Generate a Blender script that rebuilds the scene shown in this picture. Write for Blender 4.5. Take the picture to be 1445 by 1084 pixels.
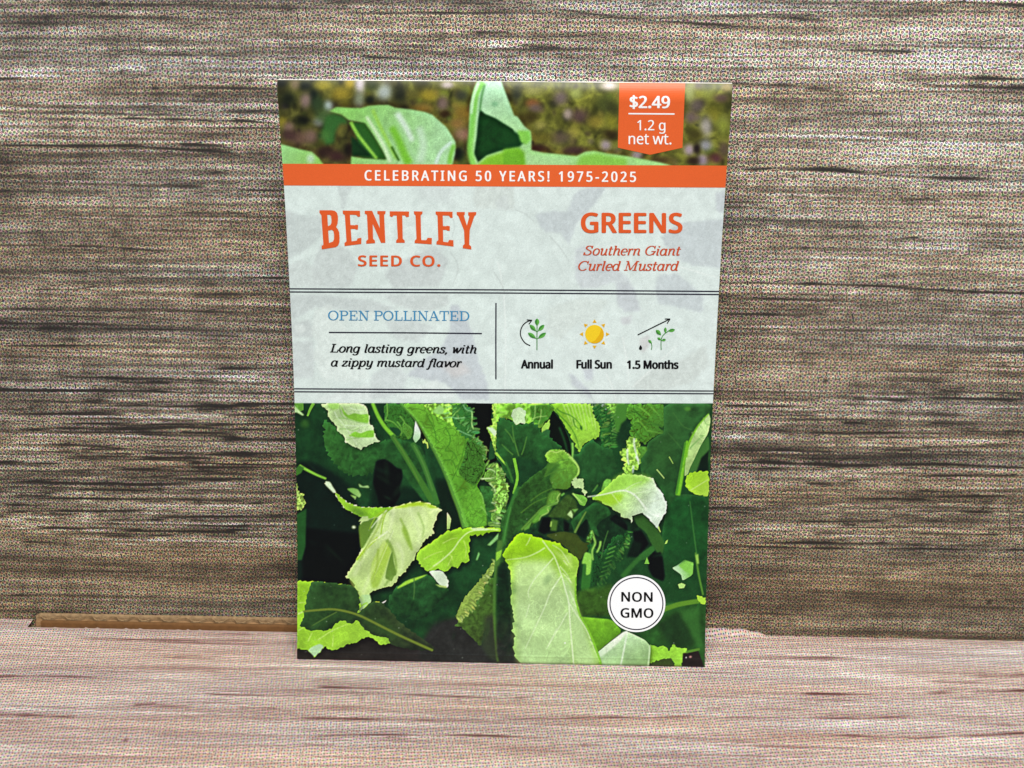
import bpy, math, random, os
import numpy as np
from mathutils import Matrix, Vector
from mathutils.geometry import tessellate_polygon

# ------------------------------------------------------------------ camera, light, exposure
for ob in list(bpy.data.objects):
    bpy.data.objects.remove(ob)
SC = bpy.context.scene
COL = SC.collection
SC.render.resolution_x, SC.render.resolution_y = 1024, 768

F_PX, PW, PH = 1700.0, 1445.0, 1084.0                     # focal length in pixels of a 1445 wide frame
RC = np.array([[0.999615, 0.027251, 0.005261],            # camera right / down / forward in the world
               [0.013970, -0.330225, -0.943799],
               [-0.023983, 0.943509, -0.330479]])
TC = np.array([-0.00243564, 0.05695881, 0.24509383])
EYE = -RC.T @ TC
cam = bpy.data.cameras.new('camera')
cam.sensor_fit = 'HORIZONTAL'; cam.sensor_width = 36.0
cam.lens = 36.0 * F_PX / PW
cam.clip_start, cam.clip_end = 0.005, 20.0
cam_ob = bpy.data.objects.new('camera', cam); COL.objects.link(cam_ob)
m = Matrix.Identity(4)
for r in range(3):
    m[r][0], m[r][1], m[r][2], m[r][3] = RC[0][r], -RC[1][r], -RC[2][r], EYE[r]
cam_ob.matrix_world = m
SC.camera = cam_ob

world = bpy.data.worlds.new('World'); SC.world = world; world.use_nodes = True
bg = world.node_tree.nodes['Background']
bg.inputs[0].default_value = (0.93, 0.97, 1.0, 1.0); bg.inputs[1].default_value = 0.20

def area_lamp(name, loc, target, size, watts, colour):
    l = bpy.data.lights.new(name, 'AREA'); l.shape = 'RECTANGLE'; l.size, l.size_y = size
    l.energy = watts; l.color = colour
    o = bpy.data.objects.new(name, l); COL.objects.link(o); o.location = loc
    o.rotation_euler = (Vector(target) - Vector(loc)).to_track_quat('-Z', 'Y').to_euler()
    return o
area_lamp('ceiling_lamp', (0.03, -0.26, 0.47), (0.0, -0.02, 0.06), (0.34, 0.22), 4.0, (1.0, 0.985, 0.955))

SC.view_settings.view_transform = 'Standard'
try: SC.view_settings.look = 'None'
except Exception: pass
SC.view_settings.exposure = 0.0; SC.view_settings.gamma = 1.0
SC.view_settings.use_curve_mapping = False

# ------------------------------------------------------------------ helpers
def srgb(c):
    a = np.asarray(c, float) / 255.0
    return np.where(a <= 0.04045, a / 12.92, ((a + 0.055) / 1.055) ** 2.4)

def vnoise(h, w, sy, sx, seed):
    """Smooth value noise on an h x w raster with cells sy by sx."""
    rng = np.random.default_rng(seed)
    gh, gw = int(h / sy) + 3, int(w / sx) + 3
    g = rng.random((gh, gw))
    y = np.arange(h) / sy; x = np.arange(w) / sx
    yi, xi = y.astype(int), x.astype(int)
    fy, fx = y - yi, x - xi
    fy = fy * fy * (3 - 2 * fy); fx = fx * fx * (3 - 2 * fx)
    fy = fy[:, None]; fx = fx[None, :]
    a = g[yi][:, xi]; b = g[yi][:, xi + 1]; c = g[yi + 1][:, xi]; d = g[yi + 1][:, xi + 1]
    return (a * (1 - fx) + b * fx) * (1 - fy) + (c * (1 - fx) + d * fx) * fy

def mesh_ob(name, verts, faces, mat, parent=None, smooth=False):
    me = bpy.data.meshes.new(name)
    me.from_pydata([tuple(v) for v in verts], [], faces)
    me.materials.append(mat)
    if smooth:
        me.polygons.foreach_set('use_smooth', [True] * len(me.polygons))
    me.update()
    o = bpy.data.objects.new(name, me); COL.objects.link(o)
    if parent is not None: o.parent = parent
    return o

def grid_ob(name, P, colours, mat, parent=None, flip=False):
    """P: (h, w, 3) points, colours: (h, w, 3) linear, one smooth sheet."""
    h, w = P.shape[:2]
    idx = np.arange(h * w, dtype=np.int32).reshape(h, w)
    a, b, c, d = idx[:-1, :-1], idx[:-1, 1:], idx[1:, 1:], idx[1:, :-1]
    q = np.stack([a, d, c, b] if not flip else [a, b, c, d], -1).reshape(-1, 4)
    me = bpy.data.meshes.new(name)
    me.vertices.add(h * w); me.vertices.foreach_set('co', P.astype(np.float32).ravel())
    me.loops.add(q.size); me.loops.foreach_set('vertex_index', q.ravel())
    me.polygons.add(len(q))
    me.polygons.foreach_set('loop_start', np.arange(0, q.size, 4, dtype=np.int32))
    me.polygons.foreach_set('use_smooth', np.ones(len(q), dtype=bool))
    me.update(calc_edges=True)
    at = me.color_attributes.new('print', 'FLOAT_COLOR', 'POINT')
    rgba = np.ones((h * w, 4), np.float32); rgba[:, :3] = colours.reshape(-1, 3)
    at.data.foreach_set('color', rgba.ravel())
    me.materials.append(mat)
    o = bpy.data.objects.new(name, me); COL.objects.link(o)
    if parent is not None: o.parent = parent
    return o

def tag(o, label=None, cat=None, kind=None, group=None):
    if label: o['label'] = label
    if cat: o['category'] = cat
    if kind: o['kind'] = kind
    if group: o['group'] = group
    return o

class NT:
    def __init__(self, name):
        self.mat = bpy.data.materials.new(name); self.mat.use_nodes = True
        self.nt = self.mat.node_tree
        self.bsdf = self.nt.nodes['Principled BSDF']
    def n(self, t, **kw):
        nd = self.nt.nodes.new(t)
        for k, v in kw.items(): setattr(nd, k, v)
        return nd
    def put(self, sock, v):
        if hasattr(v, 'is_output'): self.nt.links.new(v, sock)
        else: sock.default_value = v
    def math(self, op, a, b=0.0, c=0.0):
        nd = self.n('ShaderNodeMath', operation=op)
        for i, v in enumerate((a, b, c)): self.put(nd.inputs[i], v)
        return nd.outputs[0]
    def noise(self, vec, scale, detail=2.0, rough=0.5):
        nd = self.n('ShaderNodeTexNoise'); self.put(nd.inputs['Vector'], vec)
        nd.inputs['Scale'].default_value = scale; nd.inputs['Detail'].default_value = detail
        nd.inputs['Roughness'].default_value = rough
        return nd.outputs[0]
    def mapping(self, vec, scale):
        nd = self.n('ShaderNodeMapping'); self.put(nd.inputs[0], vec)
        nd.inputs['Scale'].default_value = scale
        return nd.outputs[0]
    def maprange(self, v, a, b, c, d, smooth=False):
        nd = self.n('ShaderNodeMapRange')
        if smooth: nd.interpolation_type = 'SMOOTHSTEP'
        for i, x in enumerate((v, a, b, c, d)): self.put(nd.inputs[i], x)
        return nd.outputs[0]

def plain(name, rgb, rough=0.6, spec=0.5, bump=0.0, bscale=2000.0, var=0.0):
    t = NT(name); b = t.bsdf
    lin = tuple(srgb(rgb)) + (1.0,)
    co = t.n('ShaderNodeTexCoord').outputs['Object']
    if var > 0:
        nz = t.noise(co, bscale * 0.4, 3.0)
        f = t.maprange(nz, 0.3, 0.7, 1 - var, 1 + var)
        mx = t.n('ShaderNodeVectorMath', operation='SCALE'); mx.inputs[0].default_value = lin[:3]
        t.put(mx.inputs['Scale'], f); t.put(b.inputs['Base Color'], mx.outputs[0])
    else:
        b.inputs['Base Color'].default_value = lin
    b.inputs['Roughness'].default_value = rough
    b.inputs['Specular IOR Level'].default_value = spec
    if bump > 0:
        bn = t.n('ShaderNodeBump'); bn.inputs['Strength'].default_value = bump; bn.inputs['Distance'].default_value = 0.0002
        t.put(bn.inputs['Height'], t.noise(co, bscale, 3.0)); t.put(b.inputs['Normal'], bn.outputs[0])
    return t.mat

def print_board(name, axis, pitch, strength, fine=(0.7, 1.35), gain=1.0, cell=(0.00084, 0.00084), ring_w=0.37, ring_ph=0.0, tint_w=0.3):
    """Wood picture printed with a coarse four colour screen on matt board."""
    t = NT(name); b = t.bsdf
    co = t.n('ShaderNodeTexCoord').outputs['Object']
    at = t.n('ShaderNodeAttribute', attribute_name='print').outputs['Color']
    sep = t.n('ShaderNodeSeparateXYZ'); t.put(sep.inputs[0], co)
    X = sep.outputs[0]; Y = sep.outputs[axis]
    sx = (160.0, 160.0, 160.0); s2 = [160.0, 1.0, 1.0]; s2[axis] = 2800.0
    st = t.noise(t.mapping(co, tuple(s2)), 1.0, 3.0, 0.6)
    s3 = [420.0, 1.0, 1.0]; s3[axis] = 5200.0
    st2 = t.noise(t.mapping(co, tuple(s3)), 1.0, 2.0, 0.6)
    f = t.math('MULTIPLY', t.maprange(st, 0.33, 0.67, fine[0], fine[1]), t.maprange(st2, 0.3, 0.7, 0.8, 1.2))
    sc_ = t.n('ShaderNodeVectorMath', operation='SCALE'); t.put(sc_.inputs[0], at); t.put(sc_.inputs['Scale'], f)
    rgb = t.n('ShaderNodeSeparateColor'); t.put(rgb.inputs[0], sc_.outputs[0])
    wob = t.math('MULTIPLY', t.math('SUBTRACT', t.noise(co, 900.0, 1.0), 0.5), pitch * 0.35)
    X = t.math('ADD', X, wob)
    k = 2 * math.pi / pitch
    def dots(deg):
        a = math.radians(deg)
        u = t.math('MULTIPLY_ADD', X, math.cos(a) * k, t.math('MULTIPLY', Y, math.sin(a) * k))
        v = t.math('MULTIPLY_ADD', X, -math.sin(a) * k, t.math('MULTIPLY', Y, math.cos(a) * k))
        return t.math('MULTIPLY_ADD', t.math('ADD', t.math('COSINE', u), t.math('COSINE', v)), 0.25, 0.5)
    # rosettes of the printing screen: light rings with a light core on a slightly uneven lattice
    ca, sa = math.cos(math.radians(9)), math.sin(math.radians(9))
    cx_, cy_ = cell
    cv = t.n('ShaderNodeCombineXYZ')
    t.put(cv.inputs[0], t.math('MULTIPLY_ADD', X, ca / cx_, t.math('MULTIPLY', Y, sa / cx_)))
    t.put(cv.inputs[1], t.math('MULTIPLY_ADD', X, -sa / cy_, t.math('MULTIPLY', Y, ca / cy_)))
    vor = t.n('ShaderNodeTexVoronoi', voronoi_dimensions='2D', feature='F1')
    t.put(vor.inputs['Vector'], cv.outputs[0]); vor.inputs['Scale'].default_value = 1.0; vor.inputs['Randomness'].default_value = 0.32
    ring = t.math('COSINE', t.math('MULTIPLY_ADD', vor.outputs['Distance'], 2 * math.pi / ring_w, ring_ph))
    ring = t.maprange(ring, -0.55, 0.55, -1.0, 1.0, True)
    gain_n = t.math('MULTIPLY_ADD', t.noise(co, 600.0, 2.0), 1.2, 0.45)
    outs = []
    for ch, deg in ((0, 15), (1, 75), (2, 0)):
        tint = t.math('MULTIPLY_ADD', dots(deg), 2.0, -1.0)
        pat = t.math('MULTIPLY', t.math('ADD', t.math('MULTIPLY', ring, 1 - tint_w), t.math('MULTIPLY', tint, tint_w * 1.5)), gain_n)
        out = t.math('MULTIPLY', rgb.outputs[ch], t.math('MULTIPLY_ADD', pat, strength, 1.0))
        outs.append(t.math('MINIMUM', t.math('MAXIMUM', t.math('MULTIPLY', out, gain), 0.012), 0.90))
    cmb = t.n('ShaderNodeCombineColor')
    for i in range(3): t.put(cmb.inputs[i], outs[i])
    t.put(b.inputs['Base Color'], cmb.outputs[0])
    b.inputs['Roughness'].default_value = 0.62
    b.inputs['Specular IOR Level'].default_value = 0.3
    bn = t.n('ShaderNodeBump'); bn.inputs['Strength'].default_value = 0.25; bn.inputs['Distance'].default_value = 0.0001
    t.put(bn.inputs['Height'], t.noise(t.mapping(co, tuple(s2)), 0.6, 2.0)); t.put(b.inputs['Normal'], bn.outputs[0])
    return t.mat

# photo pixel <-> place (used to lay printed marks out on their own surfaces)
def ray(px):
    d = np.stack([(px[..., 0] - PW / 2) / F_PX, (px[..., 1] - PH / 2) / F_PX, np.ones(px.shape[:-1])], -1)
    return d @ RC
def project(P):
    q = P @ RC.T + TC
    return np.stack([q[..., 0] / q[..., 2] * F_PX + PW / 2, q[..., 1] / q[..., 2] * F_PX + PH / 2], -1)

# ------------------------------------------------------------------ the printed boards (setting)
WA, WB = np.array([-0.1089, 0.0140]), np.array([0.1102, 0.0127])
wall_dir = (WB - WA) / np.linalg.norm(WB - WA)
WALL_YAW = math.atan2(wall_dir[1], wall_dir[0])
WALL_O = WA + wall_dir * (-WA[0] / wall_dir[0])           # wall point at x = 0
WALL_TILT = math.radians(4.5)                             # the board leans back a little
WALL_UP = np.array([-wall_dir[1] * math.sin(WALL_TILT), wall_dir[0] * math.sin(WALL_TILT), math.cos(WALL_TILT)])
def to_wall(px):
    d = ray(np.asarray(px, float)); n = np.cross(np.array([wall_dir[0], wall_dir[1], 0.0]), WALL_UP)
    o = np.array([WALL_O[0], WALL_O[1], 0.0])
    s = ((o - EYE) @ n) / (d @ n)
    P = EYE + d * s[..., None]
    return np.stack([(P[..., :2] - WALL_O) @ wall_dir, (P - o) @ WALL_UP], -1)
def to_floor(px):
    d = ray(np.asarray(px, float)); s = -EYE[2] / d[..., 2]
    return (EYE + d * s[..., None])[..., :2]

def streak(T, xs, zs, pts, width, amount, ragged=0.5, seed=0):
    """Darken (or lighten) tone raster T along a grain line given in metres."""
    pts = np.asarray(pts); o = np.argsort(pts[:, 0]); pts = pts[o]
    i0, i1 = np.searchsorted(xs, pts[0, 0]), np.searchsorted(xs, pts[-1, 0])
    if i1 - i0 < 2: return
    xc = xs[i0:i1]; zc = np.interp(xc, pts[:, 0], pts[:, 1])
    rng = np.random.default_rng(seed)
    n = i1 - i0
    j = np.interp(np.arange(n), np.linspace(0, n, max(3, n // 5 + 2)), rng.random(max(3, n // 5 + 2)))
    tt = np.linspace(0, 1, n); end = np.clip(np.minimum(tt, 1 - tt) * 8, 0, 1)
    k = amount * end * (1 - ragged + ragged * 1.6 * j); wd = width * (0.6 + 0.7 * j)
    zc = zc + (j - 0.5) * width * 0.7
    z0, z1 = np.searchsorted(zs, zc.min() - 3 * width), np.searchsorted(zs, zc.max() + 3 * width)
    g = np.exp(-((zs[z0:z1, None] - zc[None, :]) / wd[None, :]) ** 2) * k[None, :]
    T[z0:z1, i0:i1] += g

def ramp(T, stops):
    t = np.array([s[0] for s in stops]); c = np.array([s[1] for s in stops], float)
    return np.stack([np.interp(T, t, c[:, k]) for k in range(3)], -1)

PXM = 1 / 6800.0
# --- back board
nx, nz = 460, 1560
xs = np.linspace(-0.21, 0.21, nx); zs = np.linspace(-0.004, 0.236, nz)
dx, dz = xs[1] - xs[0], zs[1] - zs[0]
T = 0.45 + 0.10 * (vnoise(nz, nx, 0.011 / dz, 0.16 / dx, 1) - 0.5) + 0.17 * (vnoise(nz, nx, 0.0040 / dz, 0.10 / dx, 2) - 0.5) \
    + 0.16 * (vnoise(nz, nx, 0.0012 / dz, 0.050 / dx, 3) - 0.5) + 0.20 * (vnoise(nz, nx, 0.0005 / dz, 0.024 / dx, 4) - 0.5) \
    + 0.24 * (vnoise(nz, nx, 0.00028 / dz, 0.014 / dx, 5) - 0.5)
T += 0.10 * (vnoise(nz, nx, 0.006 / dz, 0.008 / dx, 9) - 0.5) + 0.14 * (vnoise(nz, nx, 0.0016 / dz, 0.0026 / dx, 10) - 0.5)
rnd = random.Random(5)
for i in range(2000):                                      # long fine grain lines
    x = rnd.uniform(-0.22, 0.2); z = rnd.uniform(0.02, 0.23)
    L = rnd.choice([0.008, 0.016, 0.028, 0.05]) * rnd.uniform(0.6, 1.5)
    sl = rnd.uniform(-0.025, 0.012)
    am = -rnd.uniform(0.04, 0.22) if rnd.random() < 0.62 else rnd.uniform(0.04, 0.15)
    mz = sl * L * 0.5 + rnd.uniform(-1, 1) * 0.0002
    streak(T, xs, zs, [(x, z), (x + L / 2, z + mz), (x + L, z + sl * L)], rnd.uniform(0.00012, 0.00024), am, 0.75, i)
for i in range(210):                                       # weathered band lower left
    px = rnd.uniform(-60, 330); py = rnd.uniform(530, 770)
    p = to_wall([(px, py), (px + rnd.uniform(60, 240), py + rnd.uniform(-3, 5))])
    streak(T, xs, zs, p, rnd.uniform(0.00012, 0.00024), -rnd.uniform(0.15, 0.45) if rnd.random() < .65 else rnd.uniform(.15, .32), 0.75, 900 + i)
for i in range(120):
    px = rnd.uniform(1000, 1440); py = rnd.uniform(560, 775)
    p = to_wall([(px, py), (px + rnd.uniform(40, 200), py + rnd.uniform(-2, 4))])
    streak(T, xs, zs, p, rnd.uniform(0.00012, 0.00024), -rnd.uniform(0.12, 0.4) if rnd.random() < .65 else rnd.uniform(.1, .25), 0.75, 1900 + i)
for i in range(60):                                        # small dark pores
    p = to_wall([(rnd.uniform(-20, 1460), rnd.uniform(0, 870))]); x, z = p[0]; L = rnd.uniform(0.0012, 0.003)
    streak(T, xs, zs, [(x, z), (x + L, z)], rnd.uniform(0.0002, 0.0004), -rnd.uniform(.25, .5), 0.4, 2900 + i)
FEAT = [
    ([(150, 167), (270, 169), (300, 170), (345, 171), (397, 174)], 3.0, -0.75), ([(265, 169), (302, 171)], 2.6, -0.7), ([(325, 170), (396, 174)], 3.4, -0.6),
    ([(-80, 204), (100, 206), (190, 206), (280, 213), (397, 219)], 3.6, -0.6), ([(250, 204), (330, 207)], 6.0, -0.45), ([(180, 199), (400, 204)], 2.4, 0.3),
    ([(-80, 109), (60, 107), (110, 109)], 2.6, 0.42), ([(-60, 112), (100, 112)], 2.4, -0.4),
    ([(-80, 345), (140, 348), (250, 356)], 2.8, -0.45), ([(40, 409), (110, 408), (142, 403)], 2.6, -0.65), ([(335, 391), (408, 393)], 3.2, -0.6),
    ([(0, 150), (120, 153), (230, 152)], 5.0, -0.28), ([(0, 24), (150, 25), (330, 29)], 5.0, -0.25), ([(200, 92), (330, 96)], 3.0, -0.22), ([(150, 95), (215, 98)], 3.5, 0.3),
    ([(0, 43), (25, 43)], 3.5, -0.5), ([(48, 43), (66, 44)], 3.5, -0.5), ([(60, 79), (78, 79)], 2.6, -0.5), ([(318, 80), (334, 92)], 3.2, -0.5), ([(345, 114), (360, 116)], 3.2, -0.6),
    ([(330, 268), (405, 270)], 3.0, -0.4), ([(170, 262), (300, 264)], 6.0, -0.22), ([(270, 420), (330, 414), (400, 412)], 9.0, -0.22),
    ([(-40, 729), (112, 732)], 3.0, -0.8), ([(145, 733), (240, 734)], 3.0, -0.75), ([(45, 703), (220, 705)], 2.6, -0.65), ([(95, 691), (225, 693)], 2.6, -0.65),
    ([(-40, 650), (90, 655)], 3.2, -0.65), ([(250, 653), (405, 656)], 2.6, -0.5), ([(0, 488), (90, 488), (180, 487)], 3.0, -0.5), ([(70, 597), (160, 599), (250, 603), (395, 608)], 2.8, -0.55),
    ([(140, 757), (250, 756)], 3.0, -0.5), ([(290, 520), (410, 519)], 3.0, -0.5), ([(60, 625), (230, 637)], 3.0, -0.45), ([(110, 768), (122, 770)], 4.5, -0.55),
    ([(0, 841), (60, 840)], 3.5, -0.45), ([(90, 575), (230, 574)], 2.2, 0.35), ([(110, 782), (330, 784)], 3.0, 0.18),
    ([(1025, 243), (1045, 241), (1090, 237), (1170, 240), (1250, 247), (1340, 252), (1425, 253)], 5.0, -0.62), ([(1045, 240), (1095, 237)], 3.5, -0.4), ([(1230, 247), (1300, 249)], 3.2, -0.45),
    ([(1262, 112), (1320, 110), (1480, 112)], 5.0, -0.5), ([(1275, 117), (1360, 120), (1490, 125)], 11.0, -0.38),
    ([(1320, 1), (1400, 5), (1490, 11)], 4.0, -0.7), ([(960, 34), (1080, 38)], 3.6, -0.35), ([(1215, 71), (1292, 74)], 4.5, -0.55), ([(1165, 71), (1230, 72)], 5, -0.35), ([(1000, 22), (1100, 25), (1180, 31)], 3.2, -0.45),
    ([(1025, 189), (1180, 192), (1300, 200), (1490, 208)], 2.4, 0.42), ([(1100, 90), (1300, 96)], 3.0, 0.2), ([(1130, 125), (1180, 128)], 4.0, -0.3), ([(1250, 160), (1480, 170)], 12, 0.22),
    ([(1012, 398), (1200, 402), (1360, 411), (1490, 415)], 3.4, -0.5), ([(1360, 412), (1490, 416)], 3.6, -0.4), ([(1265, 336), (1302, 335)], 3.0, -0.6), ([(1080, 320), (1140, 326)], 6.0, 0.25), ([(1250, 335), (1310, 330)], 6.0, 0.2),
    ([(1018, 443), (1150, 446)], 3.2, -0.4), ([(1050, 214), (1080, 213)], 6.0, -0.3),
    ([(1152, 537), (1175, 538)], 6.0, -0.6), ([(1000, 655), (1060, 652), (1200, 658), (1330, 655), (1490, 661)], 5.0, -0.5), ([(1390, 658), (1490, 662)], 3.2, -0.6), ([(1050, 650), (1190, 654)], 7, -0.3),
    ([(1140, 610), (1340, 612)], 2.8, -0.45), ([(1000, 607), (1040, 605)], 2.8, -0.4), ([(1030, 601), (1110, 600)], 2.6, 0.35), ([(1200, 563), (1290, 567)], 5.0, -0.35),
    ([(1000, 768), (1050, 770), (1160, 774), (1330, 775), (1490, 777)], 2.8, -0.7), ([(1060, 766), (1190, 766)], 3.6, -0.45), ([(1285, 774), (1370, 776)], 2.6, -0.6),
    ([(1195, 808), (1280, 803)], 2.6, -0.45), ([(1388, 850), (1402, 851)], 6.5, -0.5), ([(1357, 792), (1378, 790)], 3.5, -0.45), ([(1190, 678), (1240, 676)], 3.5, -0.5), ([(1185, 741), (1215, 741)], 3.5, -0.5),
    ([(1000, 860), (1120, 868)], 4.5, -0.3), ([(1040, 702), (1060, 702)], 3.5, -0.5), ([(1000, 716), (1070, 716)], 2.6, -0.4),
    ([(760, 10), (900, 28), (1050, 37)], 3.0, -0.35), ([(500, 80), (620, 87)], 3.5, -0.35), ([(640, 43), (720, 46)], 3.0, -0.3), ([(725, 65), (800, 68)], 3.0, -0.35), ([(710, 90), (760, 92)], 3.5, -0.35), ([(730, 12), (740, 14)], 4.0, -0.5),
    ([(680, 110), (692, 106)], 3.0, -0.8),
]
for i, (pp, w, a) in enumerate(FEAT):
    streak(T, xs, zs, to_wall(pp), w * PXM * 0.42, a * 0.85, 0.7, 4000 + i)
XX, ZZ = np.meshgrid(xs, zs)
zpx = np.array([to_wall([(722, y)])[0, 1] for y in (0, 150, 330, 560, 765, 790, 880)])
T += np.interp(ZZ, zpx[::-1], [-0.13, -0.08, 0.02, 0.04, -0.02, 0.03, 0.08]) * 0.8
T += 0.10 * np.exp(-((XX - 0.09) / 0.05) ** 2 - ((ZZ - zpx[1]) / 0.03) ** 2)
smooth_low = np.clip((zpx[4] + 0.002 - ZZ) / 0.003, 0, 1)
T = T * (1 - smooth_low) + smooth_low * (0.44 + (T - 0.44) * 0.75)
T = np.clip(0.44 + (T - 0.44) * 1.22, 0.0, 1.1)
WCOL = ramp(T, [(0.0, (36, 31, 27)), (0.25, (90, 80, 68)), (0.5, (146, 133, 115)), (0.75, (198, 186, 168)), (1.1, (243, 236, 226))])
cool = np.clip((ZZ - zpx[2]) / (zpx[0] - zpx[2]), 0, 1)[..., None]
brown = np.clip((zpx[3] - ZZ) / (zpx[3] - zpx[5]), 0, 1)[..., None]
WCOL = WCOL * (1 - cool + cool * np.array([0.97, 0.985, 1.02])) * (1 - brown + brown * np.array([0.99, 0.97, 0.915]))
hue = (vnoise(nz, nx, 0.004 / dz, 0.05 / dx, 14) - 0.5)[..., None]
WCOL = np.clip(WCOL * (1 + hue * np.array([0.06, 0.0, -0.09])), 0, 255)
board_wall_mat = print_board('printed_woodgrain_upright', 2, 0.00100, 1.60, (0.84, 1.17), 0.74, (0.00086, 0.00086), 0.40, 0.0, 0.26)
kraft = plain('kraft_board', (176, 140, 98), 0.85, 0.2, 0.5, 2500, 0.22)
P = np.stack([XX, 0.0 * XX, ZZ], -1)
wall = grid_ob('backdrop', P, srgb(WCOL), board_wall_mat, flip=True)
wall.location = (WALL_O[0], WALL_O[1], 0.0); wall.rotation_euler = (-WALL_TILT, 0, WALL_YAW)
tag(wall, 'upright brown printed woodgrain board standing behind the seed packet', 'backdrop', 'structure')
def box(x0, x1, y0, y1, z0, z1):
    v = [(x0, y0, z0), (x1, y0, z0), (x1, y1, z0), (x0, y1, z0), (x0, y0, z1), (x1, y0, z1), (x1, y1, z1), (x0, y1, z1)]
    f = [(0, 3, 2, 1), (4, 5, 6, 7), (0, 1, 5, 4), (1, 2, 6, 5), (2, 3, 7, 6), (3, 0, 4, 7)]
    return v, f
v, f = box(-0.21, 0.21, 0.0004, 0.004, -0.004, 0.236)
mesh_ob('board_core', v, f, kraft, wall)

# --- base board
fx, fy = 520, 620
bx = np.linspace(-0.21, 0.21, fx); FRONT, BACK = -0.0385, 0.0122
by = np.linspace(-0.075, 0.030, fy)
ddx, ddy = bx[1] - bx[0], by[1] - by[0]
T = 0.64 + 0.14 * (vnoise(fy, fx, 0.010 / ddy, 0.05 / ddx, 21) - 0.5) + 0.14 * (vnoise(fy, fx, 0.0022 / ddy, 0.035 / ddx, 22) - 0.5) \
    + 0.20 * (vnoise(fy, fx, 0.0009 / ddy, 0.03 / ddx, 23) - 0.5) + 0.26 * (vnoise(fy, fx, 0.0005 / ddy, 0.012 / ddx, 24) - 0.5)
for i in range(900):
    x = rnd.uniform(-0.2, 0.2); y = rnd.uniform(-0.072, 0.014)
    L = rnd.choice([0.005, 0.012, 0.022, 0.04]) * rnd.uniform(0.5, 1.5)
    streak(T, bx, by, [(x, y), (x + L, y + rnd.uniform(-0.03, 0.01) * L)], rnd.uniform(0.00016, 0.00030),
           -rnd.uniform(0.05, 0.22) if rnd.random() < 0.72 else rnd.uniform(0.05, 0.14), 0.75, 6000 + i)
FFEAT = [([(-40, 955), (60, 954), (150, 956)], 2.6, -0.5), ([(280, 979), (320, 981), (460, 982)], 2.6, -0.45), ([(-40, 1008), (50, 1010), (110, 1012)], 3.0, -0.5),
         ([(330, 998), (400, 1000)], 2.6, -0.5), ([(183, 996), (225, 992)], 3.5, -0.4), ([(170, 1045), (186, 1044)], 4.5, -0.65), ([(222, 945), (232, 945)], 3.5, -0.5),
         ([(360, 965), (372, 966)], 3.0, -0.5), ([(440, 970), (550, 972)], 3.0, -0.45), ([(560, 980), (700, 985), (760, 985)], 3.0, -0.5), ([(410, 1038), (600, 1037), (790, 1041)], 2.6, -0.5),
         ([(700, 1015), (950, 1012), (1010, 1010)], 2.6, -0.4), ([(1130, 979), (1240, 980)], 2.6, -0.65), ([(1300, 978), (1390, 976), (1490, 974)], 4.0, -0.55), ([(1010, 1012), (1180, 1014), (1300, 1012)], 3.0, -0.4),
         ([(1160, 1037), (1300, 1042), (1490, 1032)], 3.0, -0.5), ([(970, 922), (1100, 927), (1210, 929)], 2.4, -0.4), ([(1225, 938), (1240, 960)], 3.0, -0.3), ([(1370, 955), (1490, 952)], 5.0, -0.25),
         ([(1160, 945), (1330, 965)], 16, 0.2), ([(500, 985), (520, 988)], 9, -0.3), ([(640, 980), (660, 1000)], 8, -0.25), ([(380, 905), (80, 902)], 2.2, -0.3), ([(300, 905), (100, 900)], 2.0, -0.3)]
for i, (pp, w, a) in enumerate(FFEAT):
    streak(T, bx, by, to_floor(pp), w * PXM * 0.75, a * 0.95, 0.6, 7000 + i)
T = np.clip(T, 0.0, 1.1)
FCOL = ramp(T, [(0.0, (92, 50, 48)), (0.3, (146, 112, 106)), (0.55, (183, 160, 149)), (0.8, (218, 201, 190)), (1.1, (244, 233, 227))])
hue = (vnoise(fy, fx, 0.004 / ddy, 0.03 / ddx, 33) - 0.5)[..., None]
FCOL = np.clip(FCOL * (1 + hue * np.array([0.04, -0.02, -0.08])), 0, 255)
base_mat = print_board('printed_woodgrain_lying', 1, 0.0010, 1.35, (0.9, 1.09), 0.48, (0.00054, 0.00088), 0.9, math.pi, 0.28)
BX, BY = np.meshgrid(bx, by)
FLIN = srgb(FCOL)
keep = by <= 0.0106
Pb = np.stack([BX, BY, 0 * BX], -1)
base = grid_ob('tabletop', Pb[(by > -0.0405) & keep], FLIN[(by > -0.0405) & keep], base_mat, flip=True)
tag(base, 'pale pinkish printed woodgrain board lying flat under the seed packet', 'board', 'structure')
yend = by[keep][-1]
# the flap's printed sheet beside the cut: left of the strip and right of it, up to the back board
def patch(x0, x1):
    i0, i1 = np.searchsorted(bx, x0), np.searchsorted(bx, x1)
    r = (by >= yend - 1e-9) & (by <= 0.0150)
    return grid_ob('back_strip', Pb[r][:, i0:i1], FLIN[r][:, i0:i1], base_mat, base, flip=True)
xl0 = float(to_floor([(34, 893)])[0, 0])
patch(-0.21, xl0); patch(float(to_floor([(1072, 900)])[0, 0]), 0.21)
v, f = box(-0.21, 0.21, -0.0400, 0.0105, -0.0035, -0.0003)
mesh_ob('board_core', v, f, kraft, base)
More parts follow.
